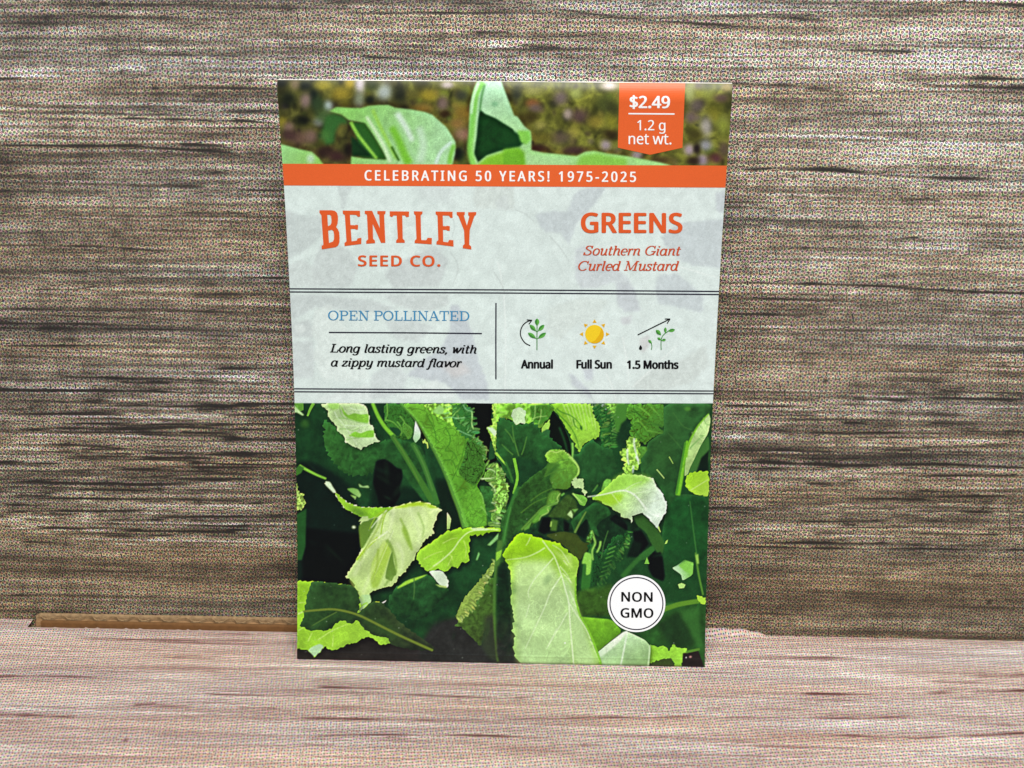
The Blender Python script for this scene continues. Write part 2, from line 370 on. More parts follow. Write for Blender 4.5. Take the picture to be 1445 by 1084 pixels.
# a thin raised lip of torn printed paper by the packet's right edge
lx = np.linspace(0.030, float(to_floor([(1078, 897)])[0, 0]) + 0.0004, 46); ly = np.linspace(0, 1, 9)
LX, LY = np.meshgrid(lx, ly)
taper = np.clip((lx[-1] - lx) / 0.0045, 0, 1) ** 0.7
rag = np.interp(np.arange(46), np.arange(0, 46, 2), np.random.default_rng(3).random(23)) * 0.0004
lip = np.stack([LX, yend - 0.0002 + LY * (0.0029 + 0 * LX), 0.00004 + (LY ** 1.3) * ((0.00115 + rag)[None, :] * taper[None, :])], -1)
ii = np.clip(((LX - bx[0]) / ddx).astype(int), 0, fx - 1); jj = np.clip(((lip[..., 1] - by[0]) / ddy).astype(int), 0, fy - 1)
grid_ob('torn_edge', lip, FLIN[jj, ii], base_mat, base, flip=True)
# frayed white paper along the cut
fr_mat = plain('torn_paper', (170, 150, 140), 0.9, 0.2, 0.4, 4000)
rg = np.random.default_rng(8)
fxs = np.linspace(xl0 - 0.0008, 0.030, 260)
v, f = [], []
for i, x in enumerate(fxs):
    hgt = 0.00004 + 0.00016 * rg.random() + 0.00025 * (rg.random() > 0.9)
    yy = yend + 0.00012 * (rg.random() - 0.5)
    v += [(x, yy - 0.00025, 0.00003), (x, yy, hgt), (x, yy + 0.00025, 0.00002)]
    if i: k = 3 * i; f += [(k - 3, k, k + 1, k - 2), (k - 2, k + 1, k + 2, k - 1)]
mesh_ob('frayed_edge', v, f, fr_mat, base)

# --- cut edge of corrugated board showing in the slot
strip = bpy.data.objects.new('cardboard_strip', None); COL.objects.link(strip)
sx0 = float(to_floor([(37, 893)])[0, 0]); sx1 = 0.034
strip.location = (sx0, 0.0119, 0.0)
tag(strip, 'brown corrugated cardboard edge showing in the slot left of the seed packet', 'cardboard')
SW = sx1 - sx0
Yf, Yb = 0.0108 - 0.0119, 0.0132 - 0.0119
liner_m = plain('kraft_liner', (112, 78, 44), 0.8, 0.25, 0.35, 1800, 0.16)
flute_m = plain('kraft_fluting', (150, 124, 92), 0.9, 0.15, 0.6, 3000, 0.25)
rg = np.random.default_rng(4)
def bulged_liner(name, y, top, th, mat, start):
    n = 160; v = []; f = []
    for i in range(n):
        t = i / (n - 1); x = start + (SW - start) * t
        e = min(1, (x - start) / 0.0022); r = math.sqrt(max(0, 1 - (1 - e) ** 2))
        h = top * (0.50 + 0.50 * r) + 0.00010 * (rg.random() - 0.5)
        yy = y + 0.0007 * (1 - r)
        v += [(x, yy, -0.002), (x, yy - 0.00008, h * 0.6), (x, yy, h), (x, yy + th, h - 0.00003), (x, yy + th, -0.002)]
        if i:
            k = 5 * i
            for a in range(4): f.append((k - 5 + a, k + a, k + a + 1, k - 4 + a))
    f.append((4, 3, 2, 1, 0))
    return mesh_ob(name, v, f, mat, strip, True)
bulged_liner('front_liner', Yf, 0.00160, 0.00035, liner_m, 0.0017)
bulged_liner('back_liner', Yb - 0.0005, 0.00222, 0.00035, flute_m, 0.0002)
# fluting: a wavy web between the two liners
n = 700; v = []; f = []
for i in range(n):
    t = i / (n - 1); x = 0.0012 + (SW - 0.0012) * t
    ph = x / 0.0052 * 2 * math.pi + 0.6 * math.sin(x * 300)
    s = math.sin(ph); s = math.copysign(abs(s) ** 0.75, s)
    mid = (Yf + Yb) / 2 + 0.0001; yy = mid + s * 0.00062
    e = min(1, (x - 0.0008) / 0.0026)
    h = (0.0018 + 0.00022 * (rg.random() - 0.5) + 0.00014 * s) * (0.45 + 0.55 * math.sqrt(max(0, 1 - (1 - e) ** 2)))
    for q in (-1, 1): v += [(x, yy + q * 0.00019, -0.002), (x, yy + q * 0.00019, h)]
    if i:
        k = 4 * i
        f += [(k - 4, k, k + 1, k - 3), (k - 3, k + 1, k + 3, k - 1), (k - 1, k + 3, k + 2, k - 2)]
mesh_ob('fluting', v, f, flute_m, strip)
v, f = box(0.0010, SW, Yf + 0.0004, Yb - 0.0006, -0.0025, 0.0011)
mesh_ob('fill', v, f, plain('shaded_kraft', (150, 118, 84), 0.9, 0.1, 0.4, 2500, 0.2), strip)  # darker copy of the kraft: shade between the liners put into the colour
# ------------------------------------------------------------------ seed packet: sheet shape
W, H = 0.083, 0.1149
LEAN = math.radians(6.0)
UP = np.array([0.0, math.sin(LEAN), math.cos(LEAN)]); NRM = np.array([0.0, -math.cos(LEAN), math.sin(LEAN)])

BOW = 0.0062
def bow(z):
    """The packet sags back against the board between its foot and its top."""
    b = np.clip(z / H, 0, 1); return BOW * 4 * b * (1 - b)
def puff(x, z):
    a = np.clip(np.abs(x) / (W / 2), 0, 1); b = np.clip(z / H, 0, 1)
    side = (1 - a ** 2.4); ends = np.clip(np.minimum(b / 0.16, (1 - b) / 0.30), 0, 1); ends = ends * ends * (3 - 2 * ends)
    h = 0.00075 * side * ends
    h = h + 0.00012 * np.sin(x * 95 + 1.3 + z * 40) * ends + 0.00008 * np.sin(z * 140 - x * 60 + 0.4) * ends
    d = np.clip((z - (H - 0.0034)) / 0.0034, 0, 1)
    h = h - 0.00118 * d * d * (0.86 + 0.22 * np.clip(x / 0.03, -1, 1) + 0.06 * np.sin(x * 150))
    e = np.clip((0.0007 - z) / 0.0007, 0, 1)
    return h + 0.00006 * np.exp(-((z - 0.0016) / 0.00018) ** 2) - 0.00028 * e * e
def sheet_height(x, z):
    """How far the printed front stands out of the plane through foot and top (metres)."""
    return puff(x, z) - bow(z)
def local_pts(x, z, off=0.0):
    """Packet-local points: x to the right, z up the packet, -y out of the front."""
    return np.stack([x, -(sheet_height(x, z) + off), z], -1)
def px_to_sheet(px):
    px = np.asarray(px, float); d = ray(px); h = 0.0
    for _ in range(6):
        s = (h - EYE @ NRM) / (d @ NRM); P = EYE + d * s[..., None]
        x, z = P[..., 0], P @ UP; h = sheet_height(x, np.clip(z, 0, H))
    return np.stack([x, z], -1)

packet = bpy.data.objects.new('seed_packet', None); COL.objects.link(packet)
packet.location = (0, 0, 0.00004); packet.rotation_euler = (-LEAN, 0, 0)
tag(packet, 'paper seed packet printed with mustard greens leaning against the woodgrain board', 'seed packet')

# ------------------------------------------------------------------ seed packet: the printed picture
X0, Y0, S = 380.0, 104.0, 2.0
CW, CH = int((1046 - X0) * S), int((952 - Y0) * S)
CAN = np.zeros((CH, CW, 3)) + np.array([18., 56, 32])

def catmull(p, closed=True, k=6):
    p = np.asarray(p, float); n = len(p); out = []
    for i in range(n if closed else n - 1):
        a, b, c, d = (p[(i - 1) % n], p[i], p[(i + 1) % n], p[(i + 2) % n]) if closed else \
                     (p[max(i - 1, 0)], p[i], p[i + 1], p[min(i + 2, n - 1)])
        for j in range(k):
            t = j / k
            out.append(0.5 * (2 * b + (c - a) * t + (2 * a - 5 * b + 4 * c - d) * t * t + (3 * b - a - 3 * c + d) * t ** 3))
    if not closed: out.append(p[-1])
    return np.array(out)

def resample(p, step):
    q = np.vstack([p, p[:1]]); L = np.hypot(*np.diff(q, axis=0).T); s = np.concatenate([[0], np.cumsum(L)])
    n = max(8, int(s[-1] / step)); t = np.linspace(0, s[-1], n, endpoint=False)
    return np.stack([np.interp(t, s, q[:, 0]), np.interp(t, s, q[:, 1])], -1)

def serrate(p, amp, per, seed):
    """Toothed leaf margin."""
    r = np.random.default_rng(seed); q = resample(p, per / 4.0); n = len(q)
    tn = np.roll(q, -1, 0) - np.roll(q, 1, 0); tn /= np.maximum(np.hypot(tn[:, 0], tn[:, 1])[:, None], 1e-6)
    nm = np.stack([-tn[:, 1], tn[:, 0]], -1)
    if np.sum(q[:, 0] * np.roll(q[:, 1], -1) - np.roll(q[:, 0], -1) * q[:, 1]) > 0: nm = -nm
    kk = max(4, n // 7); wob = np.interp(np.arange(n), np.linspace(0, n, kk), 0.45 + 1.2 * r.random(kk) ** 1.5)
    ph = np.cumsum(0.25 * wob * (0.7 + 0.6 * r.random(n))); saw = (ph % 1.0)
    mod = np.interp(np.arange(n), np.linspace(0, n, kk), 0.15 + 1.25 * r.random(kk) ** 1.3)
    return q + nm * ((saw - 0.5) * amp * mod)[:, None] + r.normal(0, amp * 0.07, (n, 2))

def mask_of(p, soft=0.0):
    """Coverage of polygon p (photo pixels) -> (mask, y0, x0) window on the canvas."""
    q = (np.asarray(p, float) - (X0, Y0)) * S
    pad = int(soft * S * 2.5) + 2
    x0, y0 = np.floor(q.min(0)).astype(int) - pad; x1, y1 = np.ceil(q.max(0)).astype(int) + pad
    x0, y0 = max(x0, 0), max(y0, 0); x1, y1 = min(x1, CW), min(y1, CH)
    if x1 <= x0 or y1 <= y0: return None
    M = np.zeros((y1 - y0, x1 - x0 + 1))
    a, b = q, np.roll(q, -1, 0)
    for row in range(y0, y1):
        for sub in (0.25, 0.75):
            y = row + sub
            hit = ((a[:, 1] <= y) & (b[:, 1] > y)) | ((b[:, 1] <= y) & (a[:, 1] > y))
            if not hit.any(): continue
            aa, bb = a[hit], b[hit]
            xsn = np.sort(aa[:, 0] + (y - aa[:, 1]) / (bb[:, 1] - aa[:, 1]) * (bb[:, 0] - aa[:, 0])) - x0
            w = x1 - x0
            for l, r_ in zip(xsn[::2], xsn[1::2]):
                l, r_ = min(max(l, 0), w), min(max(r_, 0), w)
                if r_ <= l: continue
                li, ri = int(l), int(r_)
                if li == ri: M[row - y0, li] += 0.5 * (r_ - l)
                else:
                    M[row - y0, li] += 0.5 * (li + 1 - l); M[row - y0, li + 1:ri] += 0.5
                    if ri < w: M[row - y0, ri] += 0.5 * (r_ - ri)
    M = np.clip(M[:, :x1 - x0], 0, 1)
    if soft > 0:
        k = max(1, int(soft * S))
        for _ in range(2):
            for ax in (0, 1):
                c = np.cumsum(np.pad(M, [(k + 1, k) if i == ax else (0, 0) for i in (0, 1)]), axis=ax)
                n_ = M.shape[ax]
                M = (np.take(c, np.arange(n_) + 2 * k + 1, ax) - np.take(c, np.arange(n_), ax)) / (2 * k + 1)
    return M, y0, x0

def pnoise(px, py, cell, seed, ang=None):
    """Value noise at any points, on a lattice turned at random so that no grid shows."""
    r = np.random.default_rng(seed); a = r.uniform(0.2, 1.3) if ang is None else ang; tb = r.random((64, 64)); o = r.random(2) * 64
    u = ((px - X0) * math.cos(a) + (py - Y0) * math.sin(a)) / cell + o[0]; v = (-(px - X0) * math.sin(a) + (py - Y0) * math.cos(a)) / cell + o[1]
    ui, vi = np.floor(u).astype(int), np.floor(v).astype(int); fu, fv = u - ui, v - vi
    fu = fu * fu * (3 - 2 * fu); fv = fv * fv * (3 - 2 * fv); g = lambda i, j: tb[i % 64, j % 64]
    return (g(ui, vi) * (1 - fu) + g(ui + 1, vi) * fu) * (1 - fv) + (g(ui, vi + 1) * (1 - fu) + g(ui + 1, vi + 1) * fu) * fv
def boxblur(A, k):
    for ax in (0, 1):
        c_ = np.cumsum(np.pad(A, [(k + 1, k) if i == ax else (0, 0) for i in range(3)], mode='edge'), axis=ax); n_ = A.shape[ax]
        A = (np.take(c_, np.arange(n_) + 2 * k + 1, ax) - np.take(c_, np.arange(n_), ax)) / (2 * k + 1)
    return A
SHADE = [0.0]
SEED = [100]
def paint(p, col, col2=None, ax=None, smooth=False, jag=0.0, per=7.0, soft=0.0, tex=None, alpha=1.0):
    """Fill polygon p with col (to col2 along axis ax). tex=(kind, amount, cell)."""
    SEED[0] += 1; sd = SEED[0]
    p = np.asarray(p, float)
    if smooth: p = catmull(p)
    elif SHADE[0] and len(p) > 5:                          # ease traced corners
        q = np.roll(p, -1, 0); p = np.stack([p * .86 + q * .14, p * .14 + q * .86], 1).reshape(-1, 2)
    if jag: p = serrate(p, jag * (1.9 if SHADE[0] else 1), per * (1.4 if SHADE[0] else 1), sd)
    r = mask_of(p, soft)
    if r is None: return
    M, y0, x0 = r; h, w = M.shape
    yy, xx = np.mgrid[0:h, 0:w]; px = (xx + x0) / S + X0; py = (yy + y0) / S + Y0
    C = np.zeros((h, w, 3)) + np.asarray(col, float)
    if col2 is not None:
        (ax0, ay0), (ax1, ay1) = ax; vx, vy = ax1 - ax0, ay1 - ay0
        t = np.clip(((px - ax0) * vx + (py - ay0) * vy) / (vx * vx + vy * vy), 0, 1)[..., None]
        C = C * (1 - t) + np.asarray(col2, float) * t
    if tex:
        kind, am, cell = tex
        lit_ = float(np.mean(np.asarray(col, float))) > 95 and SHADE[0]
        if lit_ and kind == 'mottle': am *= .45
        wx_ = px + (pnoise(px, py, cell * 1.6, sd + 21) - .5) * cell * 1.2; wy_ = py + (pnoise(px, py, cell * 1.6, sd + 22) - .5) * cell * 1.2
        n1 = pnoise(wx_, wy_, cell, sd); n2 = pnoise(wx_, wy_, cell / 2.3, sd + 7)
        if kind == 'mottle': f = 1 + am * ((n1 - .5) * 1.3 + (n2 - .5) * .7)
        elif kind == 'vein':                               # puckered blade: thin dark creases between cells
            n3 = pnoise(wx_, wy_, cell * 1.1, sd + 5)
            cr = np.abs(n1 - .5) * 2; cr2 = np.abs(n3 - .5) * 2
            f = 1 - am * np.clip(1 - np.minimum(cr, cr2 + .05) / .16, 0, 1) + am * .5 * (n2 - .5)
        elif kind == 'curl':                               # crisped edge: hard light and dark flecks
            n3 = pnoise(wx_, wy_, cell * .8, sd + 5)
            g = np.clip((n1 * .5 + n3 * .5 - .5) * 5, -1, 1)
            f = 1 + am * g + am * .5 * (n2 - .5)
        if SHADE[0]: f = f * (1 + SHADE[0] * (pnoise(px, py, 20, sd + 31) - .5) + SHADE[0] * (.15 if lit_ else .6) * (pnoise(px, py, 5, sd + 32) - .5))
        C = C * f[..., None]
        if kind == 'curl':
            wh = np.clip((n2 + n3 - 1.25) * 4, 0, 1)[..., None] * am * 0.8
            C = C * (1 - wh) + np.array([205., 228, 165]) * wh
    if SHADE[0] and M.sum() > 5000 and alpha > .9 and soft < 2.2:
        lum = float(np.mean(np.asarray(col, float)))
        b_ = boxblur(boxblur(np.pad(M, 12)[..., None], 6), 6)[12:-12, 12:-12, 0]
        gy_, gx_ = np.gradient(b_); rim = np.clip((gx_ * .5 + gy_ * .85) * 14, -1, 1) * M
        core = np.clip((b_ - .5) * 2, 0, 1)
        C = C * (1 + rim * (.15 if lum > 70 else .24) - .08 * (core - .5))[..., None]
        if lum > 70:                                       # the leaf shades what lies behind it in the picture
            dy_, dx_ = int(5 * S), int(2.5 * S)
            sh = boxblur(boxblur(np.pad(M, ((dy_ + 10, 26), (dx_ + 10, 26)))[..., None], 5), 5)[..., 0]
            Y0_, X0_ = y0 - 10, x0 - 10; hh_, ww_ = sh.shape
            a0, b0 = max(Y0_, 0), max(X0_, 0); a1_, b1_ = min(Y0_ + hh_, CH), min(X0_ + ww_, CW)
            CAN[a0:a1_, b0:b1_] *= (1 - .42 * sh[a0 - Y0_:a1_ - Y0_, b0 - X0_:b1_ - X0_])[..., None]
    A = (M * alpha)[..., None]
    V = CAN[y0:y0 + h, x0:x0 + w]
    V[:] = V * (1 - A) + np.clip(C, 0, 255) * A

def line(p, w0, w1, col, soft=0.0, alpha=1.0, smooth=True):
    p = np.asarray(p, float)
    if smooth and len(p) > 2: p = catmull(p, False, 5)
    t = np.gradient(p, axis=0); t /= np.maximum(np.hypot(t[:, 0], t[:, 1])[:, None], 1e-6)
    if sum(col) > 560 and SHADE[0]: w0, w1, alpha = w0 * .9, w1 * .9, alpha * .78
    nm = np.stack([-t[:, 1], t[:, 0]], -1); w = np.linspace(w0, w1, len(p))[:, None] / 2
    paint(np.vstack([p + nm * w, (p - nm * w)[::-1]]), col, soft=soft, alpha=alpha)

def blob(x, y, rx, ry, col, alpha=1.0, ang=0.0):
    cx, cy = (x - X0) * S, (y - Y0) * S; R = max(rx, ry) * S * 2.2
    x0, x1 = int(max(cx - R, 0)), int(min(cx + R, CW)); y0, y1 = int(max(cy - R, 0)), int(min(cy + R, CH))
    if x1 <= x0 or y1 <= y0: return
    yy, xx = np.mgrid[y0:y1, x0:x1]; a = math.radians(ang)
    u = ((xx - cx) * math.cos(a) + (yy - cy) * math.sin(a)) / (rx * S); v = (-(xx - cx) * math.sin(a) + (yy - cy) * math.cos(a)) / (ry * S)
    A = (np.exp(-(u * u + v * v) ** 1.3) * alpha)[..., None]
    V = CAN[y0:y1, x0:x1]; V[:] = V * (1 - A) + np.asarray(col, float) * A

def ruffle(path, width, light, mid, dark, side=1, seed=0, step=3.0):
    """Crisped leaf margin: lobes standing across the edge, each with a lit crest and a dark furrow."""
    r = random.Random(seed); p = catmull(path, False, 8); L = np.concatenate([[0], np.cumsum(np.hypot(*np.diff(p, axis=0).T))])
    n = max(3, int(L[-1] / step)); t = np.linspace(0, L[-1], n)
    q = np.stack([np.interp(t, L, p[:, 0]), np.interp(t, L, p[:, 1])], -1); tg = np.gradient(q, axis=0); tg /= np.hypot(tg[:, 0], tg[:, 1])[:, None]
    nm = np.stack([-tg[:, 1], tg[:, 0]], -1) * side
    for i in range(n):
        w = width * r.uniform(.55, 1.15); a = q[i] + nm[i] * w * r.uniform(.15, .5); b = q[i] - nm[i] * w * r.uniform(.3, .8)
        sk = tg[i] * step * r.uniform(-1.2, 1.6); h_ = step * r.uniform(.45, .85)
        k = r.random(); c = [m_ + (l_ - m_) * k * r.uniform(.4, 1) for m_, l_ in zip(mid, light)]
        paint([tuple(b - tg[i] * h_ * .6), tuple((a + b) / 2 + sk * .3 - tg[i] * h_), tuple(a + sk), tuple(a + sk + tg[i] * h_ * .8 + nm[i] * r.uniform(-1, 1.5)), tuple((a + b) / 2 + sk * .5 + tg[i] * h_)], c, soft=.35, alpha=.95)
        line([tuple(b), tuple((a + b) / 2 + sk * .4 - tg[i] * h_ * .9), tuple(a + sk * .9 - tg[i] * h_ * .4)], 1.3, .7, dark, soft=.4, alpha=r.uniform(.4, .95))
        if r.random() < .55: line([tuple(a + sk + nm[i] * .4), tuple(a + sk + tg[i] * h_ + nm[i] * r.uniform(-.6, 1))], 1.2, .8, light, soft=.25, alpha=.9, smooth=False)

def zoomer(x0, y0, k):
    return lambda *q: [(x0 + a / k, y0 + b / k) for a, b in zip(q[::2], q[1::2])]
A_ = zoomer(405, 560, 4.6613); B_ = zoomer(700, 560, 4.6613); C_ = zoomer(405, 750, 4.6613); D_ = zoomer(700, 750, 4.6613)
a1 = zoomer(412, 565, 9.3226); a2 = zoomer(560, 565, 9.3226); a3 = zoomer(708, 565, 9.3226); a4 = zoomer(850, 565, 9.3226)
b1 = zoomer(412, 675, 9.3226); b2 = zoomer(560, 675, 9.3226); b3 = zoomer(708, 675, 9.3226); b4 = zoomer(850, 675, 9.3226)
c1 = zoomer(412, 785, 6.6516); c2 = zoomer(560, 785, 6.6516); c3 = zoomer(708, 785, 6.6516); c4 = zoomer(850, 785, 6.6516)
t1 = zoomer(385, 105, 8.0286); t2 = zoomer(550, 105, 8.0286); t3 = zoomer(710, 105, 8.0286); t4 = zoomer(860, 108, 7.811)
p3 = zoomer(400, 260, 4.516); p4 = zoomer(700, 260, 4.37); p5 = zoomer(400, 410, 4.516); p6 = zoomer(690, 410, 4.25)

# ---- lower picture: mustard leaves in sun and shade, back to front
SHADE[0] = 0.22
BLK = (4, 8, 9); DK = (16, 50, 30); MD = (30, 78, 42); LT = (138, 198, 52); YG = (152, 205, 40); PALE = (200, 226, 172)
paint(A_(0, 0, 1500, 0, 1500, 1900, 0, 1900), DK, tex=('mottle', .35, 40))
paint(A_(30, 480, 330, 520, 480, 780, 480, 1240, 30, 1240), (9, 26, 20), smooth=True, soft=3)
paint(A_(100, 860, 480, 900, 470, 1200, 440, 1240, 100, 1220), BLK, soft=2)
paint(A_(560, 560, 1100, 640, 1180, 860, 640, 1300, 520, 1000), (10, 34, 22), soft=4)
# far left bits
paint(a1(20, 40, 150, 40, 150, 130, 100, 150, 20, 120), (92, 150, 52), tex=('mottle', .5, 4))
paint(a1(20, 60, 90, 130, 160, 195, 140, 205, 60, 160, 20, 170), (180, 216, 150), soft=.4)
line(a1(285, 40, 240, 120, 205, 210), 4.5, 2.5, (110, 170, 55)); blob(430, 598, 6, 6, (40, 84, 40), .8)
paint(b1(48, 70, 75, 75, 80, 180, 150, 200, 175, 370, 110, 420, 60, 430), (150, 190, 84), jag=2, per=5, tex=('curl', .35, 2.5))
paint(b1(60, 480, 190, 400, 180, 900, 130, 1080, 60, 1080), (24, 68, 36), soft=1)
# shaded half of the hanging leaf
paint(A_(240, 140, 330, 210, 385, 265, 385, 290, 430, 325, 490, 350, 575, 300, 660, 290, 700, 340, 760, 420, 690, 450, 640, 415, 592, 425, 575, 490, 545, 505, 520, 520, 440, 520, 400, 515, 345, 480, 325, 450, 290, 420, 270, 370, 245, 330, 240, 250),
      (36, 86, 42), (24, 66, 36), ((450, 620), (560, 660)), jag=3.0, per=6, tex=('mottle', .22, 5))
paint(A_(600, 300, 720, 270, 820, 300, 880, 330, 950, 470, 1060, 640, 1130, 850, 1000, 740, 900, 690, 800, 560, 740, 470, 690, 440, 640, 380), (26, 70, 38), tex=('mottle', .25, 8), soft=1)
paint(A_(585, 425, 640, 408, 690, 440, 720, 470, 755, 478, 760, 530, 740, 600, 745, 650, 700, 725, 610, 720, 590, 640, 565, 570, 575, 490), BLK, soft=1)
paint(A_(900, 300, 940, 320, 1010, 440, 1100, 640, 1160, 850, 1080, 870, 1000, 700, 930, 520), (18, 56, 34), soft=1)
paint(b2(490, 0, 660, 0, 800, 330, 880, 650, 690, 670, 600, 440, 540, 300), (10, 32, 20), soft=1.5)
# sunlit part of the hanging leaf
paint(A_(215, 45, 270, 95, 270, 130, 330, 200, 328, 220, 380, 265, 385, 300, 430, 325, 480, 345, 488, 352, 500, 332, 540, 325, 555, 305, 600, 300, 612, 290, 580, 265, 572, 210, 540, 165, 540, 110, 505, 42),
      (184, 218, 146), (202, 228, 178), ((450, 570), (540, 640)), jag=1.6, per=6, tex=('vein', .10, 7))
paint(a1(640, 70, 680, 190, 740, 240, 870, 285, 1008, 305, 1010, 180, 900, 190, 820, 170, 740, 200, 690, 150), (132, 194, 62), tex=('mottle', .2, 5), soft=.8)
paint(a1(740, 470, 830, 410, 900, 440, 1000, 400, 1078, 395, 1080, 490, 960, 492, 860, 492), (128, 192, 58), tex=('mottle', .2, 5), soft=.7)
paint(a1(470, 40, 620, 40, 620, 110, 540, 130, 480, 100), (150, 206, 92), soft=1.2, alpha=.8)
for q in (a1(600, 235, 720, 245, 860, 290, 1010, 310), a1(620, 380, 720, 380, 800, 400, 880, 370), a1(710, 525, 800, 505, 900, 495), a1(630, 60, 640, 170, 690, 240)):
    line(q, .9, .6, (96, 160, 50), soft=.2, alpha=.7)
for q in (a1(560, 150, 600, 230, 700, 350, 860, 590), a1(760, 100, 850, 130, 960, 120), a1(700, 330, 860, 340, 1000, 330)):
    line(q, 1.6, .8, (226, 242, 220), soft=.3, alpha=.7)
# stalks and small leaf between
paint(A_(640, 45, 770, 45, 840, 170, 830, 270, 760, 290, 690, 250, 640, 150), (42, 98, 40), jag=2, per=8, tex=('vein', .4, 4))
for q in (a1(1250, 40, 1255, 180, 1220, 280), a1(1230, 260, 1330, 290, 1430, 390), a2(40, 210, 100, 300, 60, 440), a2(0, 280, 60, 370, 50, 470), a2(90, 300, 190, 380, 170, 500)):
    line(q, 1.8, 1.2, (112, 176, 66), soft=.3)
paint(a2(80, 300, 130, 320, 190, 390, 180, 480, 150, 520, 100, 440, 60, 420), (84, 146, 52), tex=('vein', .4, 3))
paint(a1(1280, 350, 1400, 370, 1440, 420, 1400, 480, 1300, 440), (18, 58, 38), soft=.6)
line(A_(562, 42, 600, 130, 645, 200, 705, 265), 4.6, 5.6, (122, 192, 52), soft=.3)
line(A_(690, 255, 790, 410, 880, 560, 965, 705), 6.5, 9, (48, 100, 42), soft=.7); line(A_(700, 265, 780, 390, 870, 560), 2.2, 2, (72, 120, 50), soft=.6, alpha=.8)
line(A_(825, 305, 895, 440, 950, 590, 990, 710), 7, 7.5, (44, 96, 46), soft=.6); line(A_(835, 320, 900, 450, 960, 620), 2, 2, (74, 130, 60), soft=.6, alpha=.8)
paint(a2(245, 260, 285, 320, 318, 420, 305, 500, 245, 565, 212, 505, 228, 430, 235, 340), (232, 242, 236), (150, 198, 140), ((585, 600), (582, 624)))
paint(a2(245, 262, 290, 300, 400, 520, 380, 530, 320, 500, 315, 420), BLK, soft=.3)
paint(a2(330, 500, 345, 545, 370, 505, 385, 545, 410, 560, 415, 630, 400, 640, 395, 580, 360, 560, 345, 575), (176, 208, 96))
paint(b2(660, 450, 690, 490, 715, 540, 695, 665, 662, 675), (205, 220, 160), (150, 190, 100), ((632, 725), (633, 747)))
# black gap and right curly leaf
paint(A_(1150, 42, 1350, 42, 1345, 120, 1350, 190, 1312, 205, 1345, 250, 1380, 330, 1385, 420, 1340, 440, 1290, 440, 1290, 330, 1200, 250, 1180, 140), (5, 9, 8))
paint(a2(1230, 540, 1270, 500, 1290, 600, 1300, 760, 1200, 800, 1210, 680), (22, 60, 38), soft=.5)
# big green blade
paint(A_(750, 45, 900, 50, 1170, 42, 1215, 95, 1218, 180, 1240, 282, 1268, 290, 1272, 312, 1306, 332, 1302, 400, 1290, 432, 1310, 445, 1295, 510, 1245, 585, 1290, 650, 1306, 720, 1312, 862, 1170, 866, 1140, 740, 1100, 640, 1060, 530, 1010, 420, 940, 290, 860, 160),
      (108, 178, 50), (88, 158, 44), ((600, 580), (690, 740)), jag=1.0, per=6, tex=('vein', .26, 8))
paint(A_(1000, 150, 1080, 210, 1180, 290, 1165, 350, 1120, 470, 1105, 520, 1080, 430, 1020, 330, 960, 220), (100, 168, 46), tex=('vein', .25, 7), alpha=.7)
paint(A_(1180, 285, 1240, 284, 1270, 292, 1306, 332, 1302, 400, 1290, 432, 1310, 445, 1290, 510, 1235, 590, 1180, 560, 1125, 500, 1165, 400), (50, 104, 40), tex=('vein', .55, 4), soft=.8)
paint(A_(1080, 60, 1180, 44, 1214, 95, 1218, 180, 1240, 284, 1180, 280, 1120, 225, 1070, 150), (40, 100, 48), jag=2, per=6, tex=('vein', .4, 4))
ruffle(a2(700, 60, 760, 180, 860, 260, 960, 400), 15, (140, 200, 100), (64, 132, 52), (20, 66, 32), 1, 3)
ruffle(a2(900, 60, 985, 170, 1000, 300, 1050, 420), 14, (120, 190, 110), (44, 108, 54), (12, 48, 28), -1, 4)
paint(A_(890, 50, 1090, 45, 1085, 150, 1110, 210, 1040, 160, 960, 120), (128, 190, 62), tex=('curl', .38, 4))
paint(a2(470, 150, 560, 60, 625, 110, 610, 180, 540, 190), (150, 206, 110), soft=.3)
for q in (a2(600, 240, 700, 225, 800, 240), a2(760, 245, 900, 230), a2(640, 100, 720, 80), a2(620, 180, 700, 160), a2(800, 390, 900, 440, 1000, 480, 1100, 540), a2(870, 60, 920, 130, 985, 150, 990, 230), a2(985, 300, 1000, 370)):
    line(q, 1.2, 1.6, (140, 205, 130), soft=.3, alpha=.9)
for q in (a2(985, 150, 990, 240, 985, 320, 1010, 380), a2(1000, 490, 1050, 545, 1105, 540, 1110, 610, 1175, 615, 1175, 700, 1140, 790)):
    line(q, 1.0, 1.2, (176, 214, 120), soft=.2)
for q in (a2(390, 190, 470, 340, 510, 450, 515, 570), a2(640, 360, 700, 480, 690, 580, 640, 660, 740, 680, 800, 800), a2(910, 500, 870, 700, 800, 900, 720, 1060), a2(600, 800, 720, 790, 780, 900), a2(800, 905, 900, 910), b2(820, 285, 950, 220, 1050, 80), b2(900, 430, 1060, 395, 1150, 450), b2(820, 120, 900, 150, 890, 210), b2(1000, 240, 1070, 320, 1060, 390)):
    line(q, 1.1, .8, (46, 104, 30), soft=.4, alpha=.85)
line(A_(752, 46, 860, 165, 940, 295, 1010, 425, 1060, 535, 1100, 645, 1140, 745, 1175, 864), 3.2, 9, (112, 182, 66), soft=1.0, alpha=.75)
paint(b2(970, 130, 1060, 140, 1100, 200, 1140, 280, 1160, 350, 1190, 480, 1190, 640, 1000, 640, 880, 440, 830, 290), (108, 180, 52), tex=('vein', .25, 6), soft=1, alpha=.6)
paint(b2(1080, 100, 1260, 110, 1310, 300, 1310, 560, 1200, 640, 1185, 480, 1150, 330, 1110, 190), (36, 88, 44), tex=('mottle', .3, 5), soft=.8)
